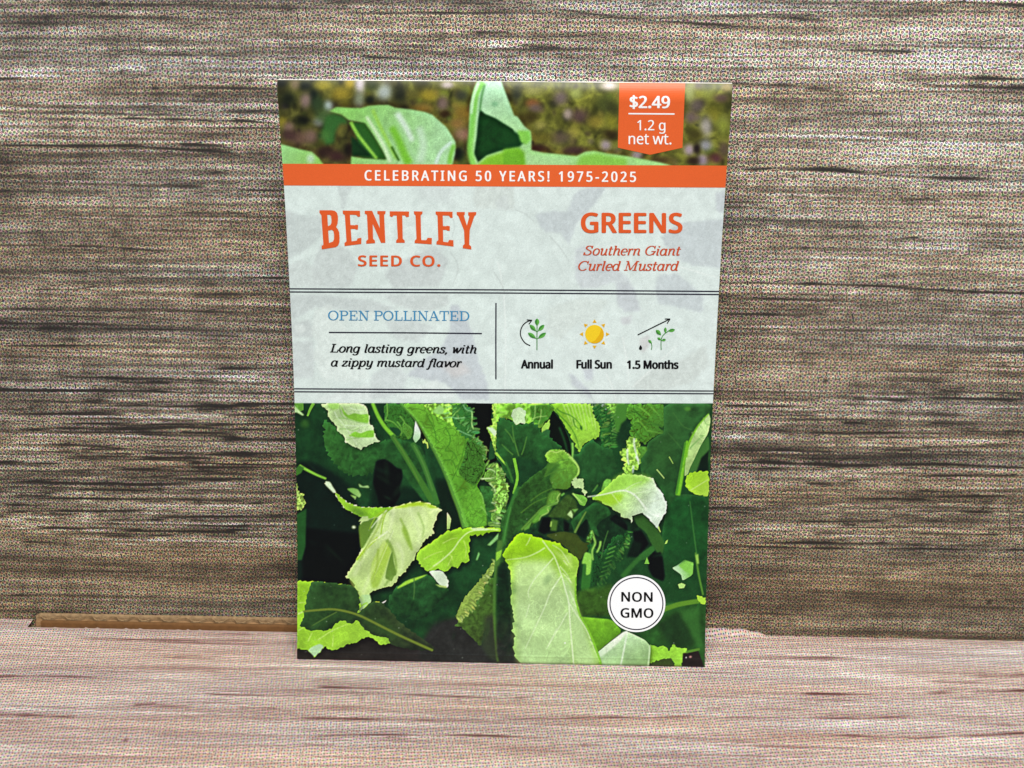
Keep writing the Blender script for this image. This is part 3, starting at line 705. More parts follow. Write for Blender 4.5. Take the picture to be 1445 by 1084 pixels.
for q in (b2(1095, 190, 1130, 260, 1140, 340), b2(1100, 370, 1150, 420, 1190, 490), b2(1150, 350, 1165, 360)):
    line(q, 2.0, 1.2, (128, 190, 84), soft=.3)
ruffle(a2(1010, 480, 1090, 560, 1150, 640, 1160, 760), 9, (150, 205, 100), (58, 118, 46), (20, 60, 28), -1, 6)
# crisped leaf right of the gap
paint(A_(1345, 42, 1450, 42, 1450, 150, 1395, 140, 1390, 225, 1372, 330, 1388, 365, 1450, 455, 1450, 480, 1375, 400, 1340, 262, 1311, 205, 1350, 190, 1357, 110), (150, 206, 76), jag=2.0, per=5, tex=('curl', .22, 3))
paint(a2(1290, 100, 1360, 110, 1330, 320, 1290, 330, 1300, 200), (176, 216, 96), soft=.4); paint(a2(1180, 355, 1260, 360, 1320, 420, 1290, 480), (206, 232, 190), soft=.3)
paint(A_(1275, 540, 1330, 470, 1415, 470, 1412, 540, 1450, 555, 1450, 680, 1405, 690, 1440, 750, 1380, 780, 1405, 830, 1330, 862, 1345, 780, 1395, 700, 1340, 695, 1372, 625, 1335, 565), (104, 156, 62), jag=3, per=6, tex=('vein', .4, 4))
ruffle(a2(1210, 830, 1300, 900, 1380, 960) + b2(1380, 60, 1400, 160, 1360, 260, 1340, 360, 1360, 450, 1330, 560, 1330, 640), 19, (200, 228, 146), (112, 164, 64), (36, 78, 32), -1, 7)
ruffle(b2(1250, 40, 1300, 140, 1320, 220, 1420, 300), 12, (196, 224, 140), (116, 168, 66), (40, 84, 34), 1, 8)
for q in (a2(1180, 900, 1260, 920, 1300, 960), a2(1110, 1040, 1200, 1030, 1290, 1020), b2(1100, 5, 1250, 10), b2(1210, 60, 1280, 130, 1300, 210), b2(1240, 320, 1320, 330, 1440, 260), b2(1280, 430, 1330, 450), b2(1310, 590, 1370, 600), b2(1300, 545, 1360, 520)):
    line(q, 2.2, 1.2, (196, 226, 160), soft=.3)
paint(b2(1310, 350, 1440, 330, 1440, 640, 1370, 660, 1390, 500), (60, 110, 46), soft=1, tex=('curl', .4, 4))
# dark lobed leaf in the middle
paint(B_(0, 45, 370, 45, 370, 105, 300, 190, 340, 210, 240, 200, 180, 170, 130, 190, 100, 150, 30, 130, 0, 190), (126, 190, 60), jag=2, per=6, tex=('curl', .25, 5))
paint(B_(220, 60, 372, 50, 372, 110, 330, 160, 290, 185, 240, 170, 230, 110), (66, 130, 44), tex=('vein', .4, 4), soft=1)
paint(B_(110, 82, 150, 70, 200, 90, 190, 150, 195, 190, 168, 172, 125, 186, 100, 125), (188, 216, 168), jag=1.4, per=6, tex=('mottle', .12, 3))
for q in (a3(440, 60, 435, 200, 400, 290), a3(520, 120, 510, 230, 480, 320), a3(400, 250, 480, 220, 600, 210), a3(310, 330, 330, 220, 380, 180)):
    line(q, 1.2, .8, (170, 216, 110), soft=.3)
paint(B_(370, 90, 432, 170, 482, 280, 500, 400, 470, 390, 430, 335, 360, 280, 340, 235, 350, 165), (5, 14, 9)); line(B_(415, 200, 450, 290, 470, 370), 3, 3, (18, 56, 30), soft=1)
paint(B_(298, 205, 350, 150, 356, 180, 340, 225, 302, 240), (156, 206, 84), jag=1, per=5); paint(a3(530, 420, 600, 380, 640, 400, 620, 500, 560, 470), (34, 84, 52), soft=.6)
paint(B_(0, 200, 30, 128, 60, 150, 112, 165, 130, 190, 200, 180, 235, 165, 285, 195, 300, 240, 360, 270, 380, 290, 432, 330, 420, 352, 350, 375, 335, 450, 240, 525, 150, 600, 90, 560, 40, 470, 5, 390), (30, 78, 42), (22, 64, 36), ((720, 600), (760, 690)), jag=2.2, per=7, tex=('mottle', .2, 6))
for q in (a3(140, 330, 160, 500, 225, 740), a3(330, 480, 290, 640, 260, 720), a3(0, 580, 80, 660, 150, 720), a3(40, 380, 110, 460, 160, 560)):
    line(q, .9, 1.4, (78, 136, 62), soft=.3, alpha=.85)
paint(B_(130, 390, 260, 420, 330, 460, 230, 530, 150, 600, 130, 640, 110, 500), (16, 50, 32), soft=2, alpha=.8)
line(B_(118, 405, 132, 470, 140, 540, 115, 640), 4, 3.5, (120, 190, 56)); line(B_(0, 370, 40, 420, 70, 455), 3, 2, (150, 210, 70)); line(B_(60, 430, 90, 500, 110, 560), 3, 2.5, (40, 96, 44), soft=.5)
paint(B_(0, 430, 10, 440, 30, 500, 40, 560, 75, 580, 85, 640, 50, 720, 20, 770, 0, 780), (116, 170, 66), jag=2, per=6, tex=('curl', .4, 3))
# upper middle blade and dark crisped one
paint(B_(350, 45, 470, 45, 640, 45, 690, 230, 660, 280, 640, 275, 612, 292, 572, 312, 552, 372, 520, 320, 480, 240, 430, 150, 390, 100), (134, 196, 50), (150, 206, 66), ((790, 580), (830, 610)), jag=1.8, per=6, tex=('mottle', .2, 4))
for i in range(9):
    line(B_(440 + i * 24, 50, 465 + i * 22, 110, 490 + i * 21, 170 + (i % 3) * 25), 1.6, .9, (206, 232, 168), soft=.5, alpha=.75)
for q in (a3(720, 110, 790, 160, 900, 200, 1000, 280, 1060, 380), a3(640, 50, 760, 200, 860, 300, 960, 450, 1020, 640), a3(940, 250, 960, 330, 1010, 380)):
    line(q, 1.8, 1.0, (58, 120, 34), soft=.6, alpha=.8)
paint(a3(1030, 330, 1060, 350, 1060, 400, 1030, 380), (40, 90, 40), soft=.4)
paint(B_(715, 45, 850, 45, 800, 110, 770, 140, 735, 90), (124, 190, 66), tex=('curl', .3, 3)); paint(a3(1240, 60, 1360, 55, 1380, 130, 1300, 90), (214, 232, 220), soft=.5)
paint(B_(636, 48, 700, 62, 780, 150, 796, 200, 780, 260, 792, 300, 760, 335, 700, 335, 680, 255, 690, 200, 640, 120), (28, 84, 42), jag=2, per=5, tex=('vein', .5, 3))
ruffle(B_(705, 60, 775, 150, 790, 210, 775, 270, 770, 330), 13, (120, 186, 84), (36, 94, 44), (10, 44, 22), 1, 9, 2.6)
ruffle(B_(660, 60, 720, 150, 715, 250, 740, 330), 12, (96, 164, 70), (30, 84, 42), (8, 40, 20), 1, 10, 2.8)
rr = random.Random(12)
for i in range(26):
    x, y = rr.uniform(690, 790), rr.uniform(80, 330); line(B_(x, y, x + rr.uniform(8, 22), y + rr.uniform(-6, 6)), 1.2, .6, (150, 200, 90), soft=.2, alpha=rr.uniform(.4, .9))
paint(B_(580, 315, 640, 280, 690, 332, 760, 342, 802, 480, 780, 520, 700, 560, 630, 640, 590, 645, 560, 560, 500, 430, 500, 380, 550, 372), (28, 74, 42), (22, 62, 36), ((820, 640), (860, 690)), jag=2.2, per=7, tex=('mottle', .18, 7))
line(a3(930, 560, 935, 680, 925, 780), 3.2, 2, (128, 190, 80), soft=.4)
# right-hand blades
paint(B_(790, 45, 900, 45, 880, 110, 830, 200, 790, 240, 780, 150), (58, 116, 46), soft=1.2)
paint(B_(820, 180, 880, 130, 880, 300, 820, 350, 790, 300), (16, 48, 30), soft=1.5)
paint(B_(870, 48, 1112, 48, 1120, 180, 1072, 200, 1102, 240, 1062, 252, 1000, 290, 985, 318, 940, 290, 905, 300, 878, 270, 895, 180, 850, 112), (84, 150, 46), (66, 124, 40), ((900, 580), (930, 625)), jag=2.2, per=7, tex=('vein', .5, 5))
for q in (a4(330, 170, 440, 160, 560, 260, 800, 350), a4(400, 110, 520, 220, 620, 260), a4(430, 260, 560, 380, 640, 470), a4(520, 290, 600, 320, 780, 330), a4(380, 330, 470, 460, 560, 540)):
    line(q, 1.8, 1.1, (34, 82, 32), soft=.5, alpha=.9)
for q in (a4(480, 80, 600, 180, 640, 230), a4(640, 90, 740, 190, 770, 260), a4(430, 280, 500, 290, 600, 420), a4(600, 400, 740, 430, 800, 440)):
    line(q, 2.8, 1.6, (118, 186, 60), soft=.8, alpha=.75)
paint(B_(1100, 45, 1415, 45, 1405, 110, 1300, 240, 1255, 300, 1205, 560, 1185, 650, 1240, 640, 1395, 660, 1395, 1080, 1110, 1080, 1090, 900, 1130, 700, 1060, 560, 960, 525, 945, 430, 990, 340, 1000, 300, 1070, 252, 1105, 240), (32, 74, 42), (22, 64, 36), ((920, 600), (980, 780)), tex=('mottle', .2, 9))
for q in (a4(930, 160, 1060, 340, 1180, 390), a4(860, 430, 960, 540, 1060, 660)):
    line(q, 1.0, .8, (58, 106, 58), soft=.4, alpha=.7)
paint(B_(1040, 100, 1230, 70, 1200, 300, 1120, 520, 1020, 500), (38, 84, 46), soft=9, alpha=.5)
paint(B_(930, 328, 990, 330, 995, 350, 980, 372, 945, 420, 920, 400), (76, 132, 46), tex=('mottle', .3, 3), soft=.5)
paint(B_(880, 262, 930, 280, 952, 312, 935, 335, 952, 420, 935, 482, 908, 470, 892, 522, 850, 502, 832, 482, 850, 450, 812, 372, 842, 335, 862, 352, 858, 290), (150, 206, 76), jag=2.2, per=5, tex=('curl', .25, 3))
for q in (a4(420, 500, 420, 600, 460, 760, 480, 850), a4(410, 860, 400, 960), a4(330, 640, 330, 760, 350, 850), a4(440, 740, 480, 800)):
    line(q, 3.6, 2.4, (222, 238, 226), soft=.5, alpha=.9)
line(a4(878, 745, 905, 790, 932, 838), 1.6, .8, (150, 190, 90)); line(a4(715, 912, 765, 970, 815, 1030), 1.6, 1.2, (160, 196, 110)); blob(970, 577, 4, 3, (76, 140, 50), .8)
paint(B_(1340, 330, 1400, 250, 1405, 430, 1330, 480, 1285, 520, 1250, 540, 1290, 430), (44, 92, 48), soft=.8)
paint(a4(1420, 640, 1400, 700, 1390, 940, 1240, 940, 1300, 760), (10, 28, 18), soft=1)
paint(B_(1398, 108, 1412, 150, 1396, 240, 1342, 330, 1310, 400, 1275, 470, 1262, 510, 1238, 525, 1246, 400, 1290, 262, 1340, 180), (188, 222, 146), (172, 210, 124), ((990, 590), (970, 670)), tex=('mottle', .12, 4))
for q in (a4(1330, 230, 1360, 310, 1420, 330), a4(1270, 320, 1310, 370), a4(1180, 420, 1220, 500), a4(1280, 470, 1340, 465), a4(1160, 620, 1220, 560, 1330, 470), a4(1150, 640, 1280, 500), a4(1280, 580, 1310, 570)):
    line(q, 1.7, .9, (128, 176, 96), soft=.4, alpha=.9)
line(B_(1400, 112, 1335, 185, 1290, 262, 1262, 330, 1250, 400), 1.6, 4, (124, 190, 50), soft=.4)
line(B_(1258, 290, 1240, 400, 1218, 540, 1195, 650), 3.4, 6.6, (112, 184, 42), soft=.5); line(B_(1245, 300, 1226, 410, 1204, 540, 1186, 640), 2, 3, (70, 140, 40), soft=.6)
paint(B_(1240, 552, 1268, 506, 1300, 495, 1400, 492, 1400, 655, 1340, 652, 1290, 632, 1252, 602), YG, (168, 212, 70), ((970, 670), (990, 700)), jag=1.6, per=6, tex=('mottle', .1, 5))
line(b4(1160, 160, 1260, 100, 1390, 20), 1.4, 1.2, (206, 230, 150), soft=.3)
paint(B_(1180, 660, 1400, 660, 1400, 1080, 1110, 1080, 1100, 900, 1130, 730), (18, 64, 34), soft=2, tex=('mottle', .15, 10)); line(b4(1150, 300, 1200, 700, 1240, 1000), 1.2, 2, (40, 96, 50), soft=.5)
# centre shade
paint(B_(480, 600, 640, 650, 760, 720, 900, 790, 1060, 880, 1100, 1080, 300, 1080, 200, 900, 330, 760), (15, 44, 26), tex=('mottle', .3, 8), soft=1)
paint(b3(600, 500, 700, 380, 870, 200, 980, 300, 1000, 420, 880, 560, 800, 520, 640, 520), (38, 68, 32), soft=1.2, tex=('mottle', .2, 5))
paint(b3(480, 700, 540, 520, 640, 520, 640, 700, 560, 740), BLK, soft=1); paint(b3(820, 560, 890, 600, 880, 700, 820, 700), BLK, soft=1); paint(b3(1010, 560, 1120, 500, 1140, 700, 1090, 800, 990, 740), (6, 20, 14), soft=1.2)
paint(b3(660, 540, 740, 560, 720, 700, 640, 690), (52, 92, 40), soft=1); line(b3(655, 570, 645, 640), 1.8, 2, (160, 200, 90), soft=.4)
paint(b3(900, 560, 1100, 400, 1240, 300, 1400, 380, 1440, 480, 1300, 560, 1240, 640, 1290, 780, 1180, 700, 1120, 520, 990, 680, 960, 720), (24, 66, 36), soft=.8, tex=('mottle', .25, 7))
line(b3(1110, 440, 1030, 580, 960, 720), 1.4, 3, (90, 130, 60), soft=.5)
paint(b3(560, 750, 800, 700, 980, 730, 1060, 840, 1190, 870, 1080, 1000, 1040, 1080, 960, 1060, 880, 940, 780, 860), (42, 62, 26), soft=.8)
paint(B_(900, 790, 960, 770, 1060, 870, 1110, 960, 1090, 1060, 1030, 985, 985, 890, 930, 850), (36, 78, 38), soft=.8); paint(b4(90, 540, 180, 470, 260, 540, 330, 620, 330, 700, 180, 600), BLK, soft=1)
paint(b4(400, 700, 520, 690, 610, 860, 600, 880, 480, 1010, 420, 860), BLK, soft=1); paint(b4(620, 1040, 680, 960, 780, 1060, 780, 1080, 620, 1080), BLK, soft=1); paint(b4(330, 760, 430, 860, 480, 1080, 280, 1080, 290, 900), (20, 58, 32), soft=1)
paint(b4(470, 1030, 640, 900, 700, 940, 560, 1080, 460, 1080), (34, 82, 44), soft=.8)
paint(b4(820, 870, 835, 830, 865, 808, 850, 860), (160, 205, 96))
# crisped fringe and stalk left of the badge
paint(D_(600, 60, 700, 150, 780, 30, 890, 0, 830, 150, 720, 300, 640, 390, 620, 300), (20, 64, 34), jag=2, per=6, tex=('vein', .4, 4))
ruffle(D_(880, 10, 850, 100, 800, 180, 740, 270, 680, 350), 11, (150, 208, 96), (38, 100, 46), (8, 42, 22), -1, 12, 2.8)
for i in range(7):
    line(D_(680 + i * 10, 300 - i * 30, 740 + i * 8, 280 - i * 30), 1.4, 1, (92, 170, 70), soft=.3)
line(b3(1400, 690, 1340, 880, 1310, 1060), 1.0, .8, (60, 110, 60), soft=.4)
paint(D_(555, 395, 575, 200, 620, 110, 650, 60, 640, 180, 615, 390), (34, 88, 40), soft=.6)
paint(D_(562, 215, 585, 135, 632, 150, 622, 280, 590, 292, 594, 215), (136, 200, 76), soft=.3)
for q in (b3(1180, 690, 1210, 780, 1230, 860, 1190, 960, 1200, 1080), b3(1300, 830, 1290, 900, 1250, 980)):
    line(q, 3.0, 2.4, (140, 196, 84), soft=.4)
paint(b3(1130, 760, 1180, 690, 1210, 760, 1170, 860, 1110, 830), (70, 122, 46), soft=.6, tex=('curl', .4, 3))
# folded leaf running down the middle
paint(B_(330, 385, 350, 355, 392, 345, 430, 362, 462, 372, 492, 402, 512, 440, 542, 482, 540, 512, 502, 545, 485, 605, 440, 622, 425, 645, 408, 700, 350, 740, 290, 800, 210, 870, 120, 905, 60, 1010, 10, 1085, 0, 1085, 5, 960, 40, 800, 85, 720, 150, 600, 235, 525, 330, 460, 345, 430), (34, 76, 34), (28, 66, 34), ((790, 660), (720, 780)), jag=1.6, per=6, tex=('mottle', .25, 4))
paint(B_(330, 385, 350, 355, 392, 345, 430, 362, 462, 372, 492, 402, 512, 440, 542, 482, 540, 512, 502, 545, 485, 605, 430, 610, 370, 600, 350, 520, 400, 440, 345, 430), (124, 190, 58), (46, 92, 38), ((800, 640), (772, 700)), jag=2.0, per=6, tex=('mottle', .5, 4), soft=.6)
paint(a3(570, 720, 640, 660, 800, 650, 890, 740, 860, 800, 740, 830, 650, 860, 600, 800), (146, 204, 64), (96, 158, 50), ((775, 637), (800, 660)), jag=1.8, per=5, tex=('mottle', .4, 4))
line(a3(880, 740, 990, 860, 1010, 960, 930, 1050), 3, 2, (150, 206, 84), soft=.6)
paint(a3(600, 860, 620, 830, 700, 830, 780, 850, 640, 960, 560, 1000, 590, 920), (54, 104, 40), soft=1.2)
paint(a3(600, 960, 680, 880, 760, 880, 640, 1060, 560, 1080), (30, 74, 36), soft=2, alpha=.7)
paint(b3(640, 200, 760, 180, 740, 300, 640, 360, 600, 340), (104, 164, 56), soft=1.6, smooth=True, tex=('mottle', .3, 3)); paint(b3(480, 440, 600, 360, 650, 390, 590, 470, 500, 500), (98, 162, 56), soft=1.4, smooth=True); paint(b3(400, 560, 490, 460, 500, 540, 430, 590), (96, 160, 52), soft=1.4, smooth=True)
for q, w_ in ((a3(860, 700, 950, 790, 1010, 890, 1000, 975), 2.2), (a3(580, 720, 640, 670, 720, 690, 800, 660, 850, 700), 2), (b3(770, 200, 730, 260, 740, 310, 660, 350, 600, 380), 1.6), (b3(600, 400, 610, 450, 520, 500, 490, 560), 1.6)):
    line(q, w_, w_ * .6, (178, 216, 112), soft=.5, alpha=.85)
for q in (a3(640, 900, 760, 800, 900, 780), a3(560, 1010, 700, 940, 860, 900), b3(380, 300, 520, 200, 700, 120), b3(250, 460, 420, 330, 600, 250)):
    line(q, 1.8, 1, (70, 120, 48), soft=.9, alpha=.6)
paint(b3(290, 660, 400, 560, 360, 660, 300, 690), (92, 150, 56), soft=.8); line(b3(740, 330, 560, 380, 440, 490, 260, 680), 1.8, 2.4, (88, 140, 54), soft=.7)
line(b3(220, 110, 130, 320, 60, 620, 10, 900), 3.5, 6, (40, 96, 46), soft=1.2); line(b3(120, 380, 60, 640, 20, 860), 1.2, 1.2, (80, 150, 66), soft=.5, alpha=.7)
paint(b3(915, 90, 930, 10, 1000, 0, 1060, 10, 1085, 60, 1070, 110, 1115, 180, 1100, 230, 1080, 220, 1040, 120, 980, 140), (176, 208, 142), jag=1.6, per=5, tex=('mottle', .12, 3))
paint(b3(925, 195, 990, 215, 1080, 230, 1130, 280, 1090, 370, 1030, 350, 990, 280), (112, 176, 66), tex=('mottle', .3, 3)); line(b3(930, 200, 1000, 270, 1060, 330), 2, 1.2, (170, 214, 110), soft=.3)
paint(b3(860, 480, 910, 420, 935, 480, 930, 530, 900, 510), (176, 210, 140), soft=.4); paint(b3(920, 410, 1010, 405, 960, 450), (100, 156, 70), soft=.4); paint(b3(775, 220, 820, 190, 830, 210, 790, 240), (104, 170, 70), soft=.4)
paint(b3(1180, 190, 1260, 80, 1270, 100, 1220, 170), (60, 116, 56), soft=.4); paint(b3(1310, 160, 1340, 50, 1380, 10, 1440, 20, 1440, 180, 1330, 200), (116, 184, 70), soft=.5, tex=('mottle', .3, 4))
# bright leaf right of centre
paint(B_(590, 655, 650, 660, 720, 600, 790, 530, 840, 505, 900, 516, 960, 515, 1000, 530, 1040, 540, 1046, 570, 1062, 600, 1090, 630, 1104, 650, 1112, 690, 1130, 702, 1112, 770, 1085, 812, 1066, 850, 1076, 888, 1048, 852, 1020, 820, 968, 768, 930, 772, 900, 780, 895, 832, 868, 802, 840, 792, 800, 760, 740, 720, 690, 690, 640, 672),
      (142, 204, 50), (216, 236, 216), ((850, 675), (920, 715)), jag=2.2, per=7, tex=('mottle', .12, 5))
paint(B_(720, 600, 790, 530, 840, 505, 900, 516, 960, 515, 1030, 540, 960, 580, 860, 600, 780, 620), (146, 204, 70), soft=3, alpha=.75, tex=('mottle', .2, 4))
paint(B_(640, 668, 740, 640, 840, 640, 820, 690, 760, 720, 690, 690), (156, 208, 40), soft=2, alpha=.8)
line(B_(600, 660, 700, 645, 830, 618, 900, 640, 950, 690, 992, 745), 1.6, 3.6, (232, 244, 226), soft=.4)
for q in (B_(840, 620, 900, 580, 960, 560), B_(760, 635, 800, 690, 830, 720), B_(900, 640, 990, 620, 1040, 590), B_(930, 670, 1010, 690, 1080, 680)):
    line(q, 1.6, .8, (222, 240, 206), soft=.6, alpha=.7)
line(b4(735, 640, 750, 680, 765, 712), 2, 1, (170, 210, 100))
# pale curling leaf on the left
paint(A_(250, 560, 275, 565, 295, 590, 320, 635, 400, 700, 480, 728, 640, 731, 710, 724, 790, 704, 870, 691, 930, 704, 1000, 734, 1022, 748, 985, 776, 975, 830, 958, 852, 966, 900, 930, 930, 900, 950, 880, 990, 852, 1030, 830, 1080, 800, 1110, 775, 1160, 745, 1175, 720, 1215, 690, 1245, 640, 1255, 600, 1268, 570, 1276, 536, 1296, 556, 1345, 520, 1380, 482, 1412, 460, 1425, 472, 1385, 486, 1346, 476, 1300, 445, 1250, 425, 1205, 386, 1192, 400, 1160, 450, 1085, 520, 945, 560, 880, 480, 850, 495, 790, 440, 768, 380, 735, 330, 668, 312, 620, 258, 585),
      (204, 228, 156), (188, 218, 134), ((560, 720), (530, 830)), jag=2.0, per=6.5, tex=('mottle', .08, 5))
paint(A_(312, 622, 330, 640, 400, 700, 480, 729, 650, 731, 700, 726, 680, 750, 640, 770, 560, 800, 495, 795, 440, 768, 380, 735, 332, 668), (150, 204, 52), (136, 196, 44), ((480, 700), (530, 725)), jag=1.2, per=6, tex=('mottle', .12, 4))
paint(b1(440, 40, 500, 50, 540, 120, 580, 180, 550, 200, 480, 130, 440, 90), (206, 230, 190), soft=.5)
paint(A_(690, 735, 790, 704, 870, 691, 930, 704, 1000, 734, 940, 735, 870, 716, 790, 730), (166, 204, 44), soft=1.0)
paint(A_(470, 855, 500, 820, 600, 790, 585, 850, 545, 920, 500, 1000, 485, 1000), (74, 112, 44), (100, 138, 50), ((505, 740), (520, 760)), soft=1.2)
for q in (b1(1330, 390, 1250, 440, 1200, 560, 1170, 740), b1(1290, 400, 1130, 480, 1060, 580, 1020, 680)):
    line(q, 2.2, 1.4, (150, 190, 50), soft=.6, alpha=.9)
line(b1(1130, 780, 1000, 900, 900, 1020, 850, 1080), 3.4, 3.0, (166, 204, 60), soft=.8)
for q in (b1(1250, 420, 1120, 560, 1040, 660), b1(1260, 700, 1150, 780, 1030, 860, 960, 960)):
    line(q, 2.6, 1.6, (232, 244, 210), soft=.7, alpha=.9)
paint(A_(560, 1090, 640, 940, 668, 960, 690, 1010, 650, 1130, 600, 1255, 560, 1265, 545, 1180), (168, 204, 74), (160, 196, 80), ((530, 760), (540, 830)), soft=1.5)
paint(C_(645, 310, 655, 250, 680, 160, 694, 130, 702, 200, 722, 285, 700, 300, 690, 330), (84, 122, 44), (104, 140, 56), ((552, 780), (556, 815)), soft=.7)
paint(A_(765, 840, 790, 880, 815, 960, 828, 1020, 800, 985, 775, 930, 755, 880), (146, 184, 70), soft=1.6); line(A_(700, 880, 660, 980, 600, 1120, 560, 1220), 1.6, 1, (226, 240, 200), soft=.8, alpha=.6)
paint(C_(480, 420, 545, 415, 556, 460, 520, 495, 480, 525, 462, 540), (176, 216, 150), soft=.6); line(C_(470, 520, 490, 490, 530, 470), 2.5, 2, (150, 206, 70), soft=.3)
blob(499, 744, 2.6, 2.2, (215, 235, 190), 1); paint(b1(875, 570, 930, 500, 1000, 500, 1010, 560, 940, 570), (190, 218, 140), soft=.6)
paint(b1(720, 140, 800, 130, 870, 150, 910, 220, 890, 260, 800, 205), (104, 164, 70), (150, 196, 110), ((490, 690), (508, 700)), soft=.3); paint(b1(765, 220, 850, 240, 835, 280), (150, 196, 100), soft=.2)
paint(b1(875, 70, 930, 110, 1000, 95, 1020, 130, 940, 125, 890, 120), (150, 192, 120), soft=.3); line(a1(95, 860, 200, 920, 330, 985, 450, 1035), 4, 2.6, (140, 206, 66), soft=.3)
paint(a1(50, 900, 95, 855, 160, 890, 120, 960, 50, 1000), (44, 96, 40), soft=.8)
for q, w_, c in ((A_(700, 740, 690, 820, 660, 920, 590, 1080, 520, 1240, 500, 1300), 5, (224, 238, 190)), (A_(800, 720, 830, 800, 870, 900, 860, 1000), 7, (214, 234, 176)), (A_(900, 710, 940, 780, 930, 880), 7, (196, 222, 140)),
                 (A_(720, 960, 760, 1040, 750, 1150), 6, (222, 238, 186)), (A_(440, 1180, 480, 1100, 540, 1000), 6, (216, 234, 176)), (A_(420, 1200, 470, 1290, 500, 1340), 5, (170, 204, 100))):
    line(q, w_, w_ * .5, c, soft=2.2, alpha=.75)
for q, w_, c in ((A_(655, 940, 690, 1000, 715, 1090, 718, 1160), 5, (110, 146, 52)), (A_(640, 760, 600, 860, 540, 960, 480, 1080), 3.5, (138, 170, 66)), (A_(745, 800, 790, 900, 822, 1010), 3, (134, 172, 66)), (A_(600, 1000, 590, 1120, 560, 1230), 3, (140, 172, 60)), (A_(860, 760, 900, 860, 890, 930), 2.5, (150, 188, 96)), (A_(700, 1180, 660, 1220, 640, 1250), 4, (120, 156, 70))):
    line(q, w_, w_ * .5, c, soft=1.2, alpha=.7)
# bright small leaf, centre
paint(A_(845, 1055, 880, 1000, 912, 985, 990, 930, 1060, 880, 1150, 865, 1270, 860, 1400, 864, 1406, 886, 1330, 890, 1280, 910, 1204, 912, 1202, 960, 1196, 1020, 1200, 1080, 1192, 1078, 1142, 1098, 1120, 1132, 1082, 1112, 1062, 1146, 1030, 1152, 1000, 1132, 960, 1146, 925, 1152, 900, 1128, 868, 1096),
      (146, 204, 40), (150, 206, 58), ((640, 740), (620, 800)), jag=1.8, per=7, tex=('mottle', .1, 5))
line(A_(1395, 876, 1290, 874, 1200, 890, 1140, 940, 1090, 1010, 1020, 1075, 960, 1118), 1.6, 2.0, (220, 240, 190), soft=.3)
for q in (b2(600, 860, 720, 800, 800, 790), b2(350, 1070, 480, 1000, 610, 960), b2(880, 820, 910, 930, 900, 1060), b2(680, 1000, 720, 1030, 730, 1080), c2(300, 130, 400, 60, 440, 0), c2(480, 90, 520, 0)):
    line(q, 1.6, .9, (202, 230, 130), soft=.4, alpha=.85)
paint(b2(950, 660, 1100, 650, 1220, 670, 1180, 690, 1020, 690), (206, 232, 176), soft=.8, alpha=.9)
paint(C_(930, 262, 985, 258, 1022, 262, 1046, 296, 1062, 330, 1058, 370, 1010, 358, 985, 330, 960, 298), (206, 226, 198), jag=.8, per=5, tex=('mottle', .08, 3))
paint(b2(1270, 800, 1340, 720, 1330, 800, 1230, 890, 1190, 880), (130, 190, 110), soft=.4); paint(b2(1040, 1080, 1075, 970, 1090, 1000, 1060, 1080), (126, 196, 110), soft=.3)
# dark round leaf under it
paint(C_(725, 365, 790, 322, 920, 285, 960, 300, 990, 350, 1060, 378, 1056, 425, 1000, 465, 960, 512, 930, 552, 880, 580, 810, 582, 740, 555, 690, 530, 665, 480, 672, 432, 700, 392), (26, 68, 40), (20, 56, 34), ((590, 820), (600, 870)), jag=2.0, per=6.5, tex=('mottle', .2, 6))
paint(C_(722, 372, 790, 322, 925, 282, 900, 300, 800, 345, 730, 378), (152, 206, 62), soft=.3); paint(c2(360, 265, 470, 285, 465, 300, 400, 290), (176, 204, 112), soft=.3)
line(C_(835, 310, 838, 380, 832, 450), 1.4, .8, (60, 104, 60), soft=.4)
paint(C_(608, 478, 655, 452, 648, 464, 622, 482), (226, 210, 200))
# leaf at bottom left: sun patches and shade
paint(C_(55, 770, 60, 600, 500, 640, 900, 720, 1300, 800, 1400, 860, 1450, 880, 1440, 960, 55, 960), (33, 30, 28), (40, 38, 38), ((450, 920), (650, 920)), tex=('mottle', .12, 5))
paint(C_(960, 600, 1150, 560, 1280, 760, 1400, 700, 1460, 960, 900, 960, 860, 780), (36, 38, 37), soft=3, tex=('mottle', .12, 6))
BL = C_(50, 328, 160, 328, 330, 345, 420, 355, 460, 390, 480, 450, 485, 500, 462, 545, 560, 460, 620, 470, 680, 540, 700, 600, 760, 660, 880, 745, 800, 752, 682, 740, 660, 738, 620, 752, 560, 700, 520, 695, 480, 716, 440, 740, 420, 735, 370, 760, 310, 782, 270, 776, 250, 755, 220, 790, 180, 825, 150, 790, 130, 780, 110, 776, 50, 772)
paint(BL, (148, 204, 46), (154, 206, 60), ((420, 830), (500, 910)), jag=1.6, per=7, tex=('mottle', .1, 5))
paint(C_(155, 330, 250, 334, 420, 355, 465, 392, 480, 450, 477, 500, 462, 545, 560, 460, 630, 473, 690, 530, 740, 600, 1000, 785, 850, 785, 690, 752, 662, 700, 580, 690, 500, 640, 462, 580, 440, 605, 405, 610, 370, 585, 330, 602, 290, 640, 268, 656, 190, 650, 150, 655, 82, 622, 110, 560, 120, 500, 130, 420, 150, 370), (30, 62, 36), (36, 50, 36), ((480, 850), (600, 910)), jag=1.4, per=7, tex=('mottle', .15, 6))
paint(C_(500, 560, 640, 580, 760, 690, 700, 720, 600, 670), (38, 76, 40), soft=5, alpha=.5)
line(C_(105, 528, 210, 518, 320, 515, 460, 548, 600, 615, 750, 690, 960, 785), 2.4, 3.4, (86, 112, 46), soft=.6); line(C_(330, 530, 240, 578, 160, 625), 1.6, .8, (62, 96, 50), soft=.4)
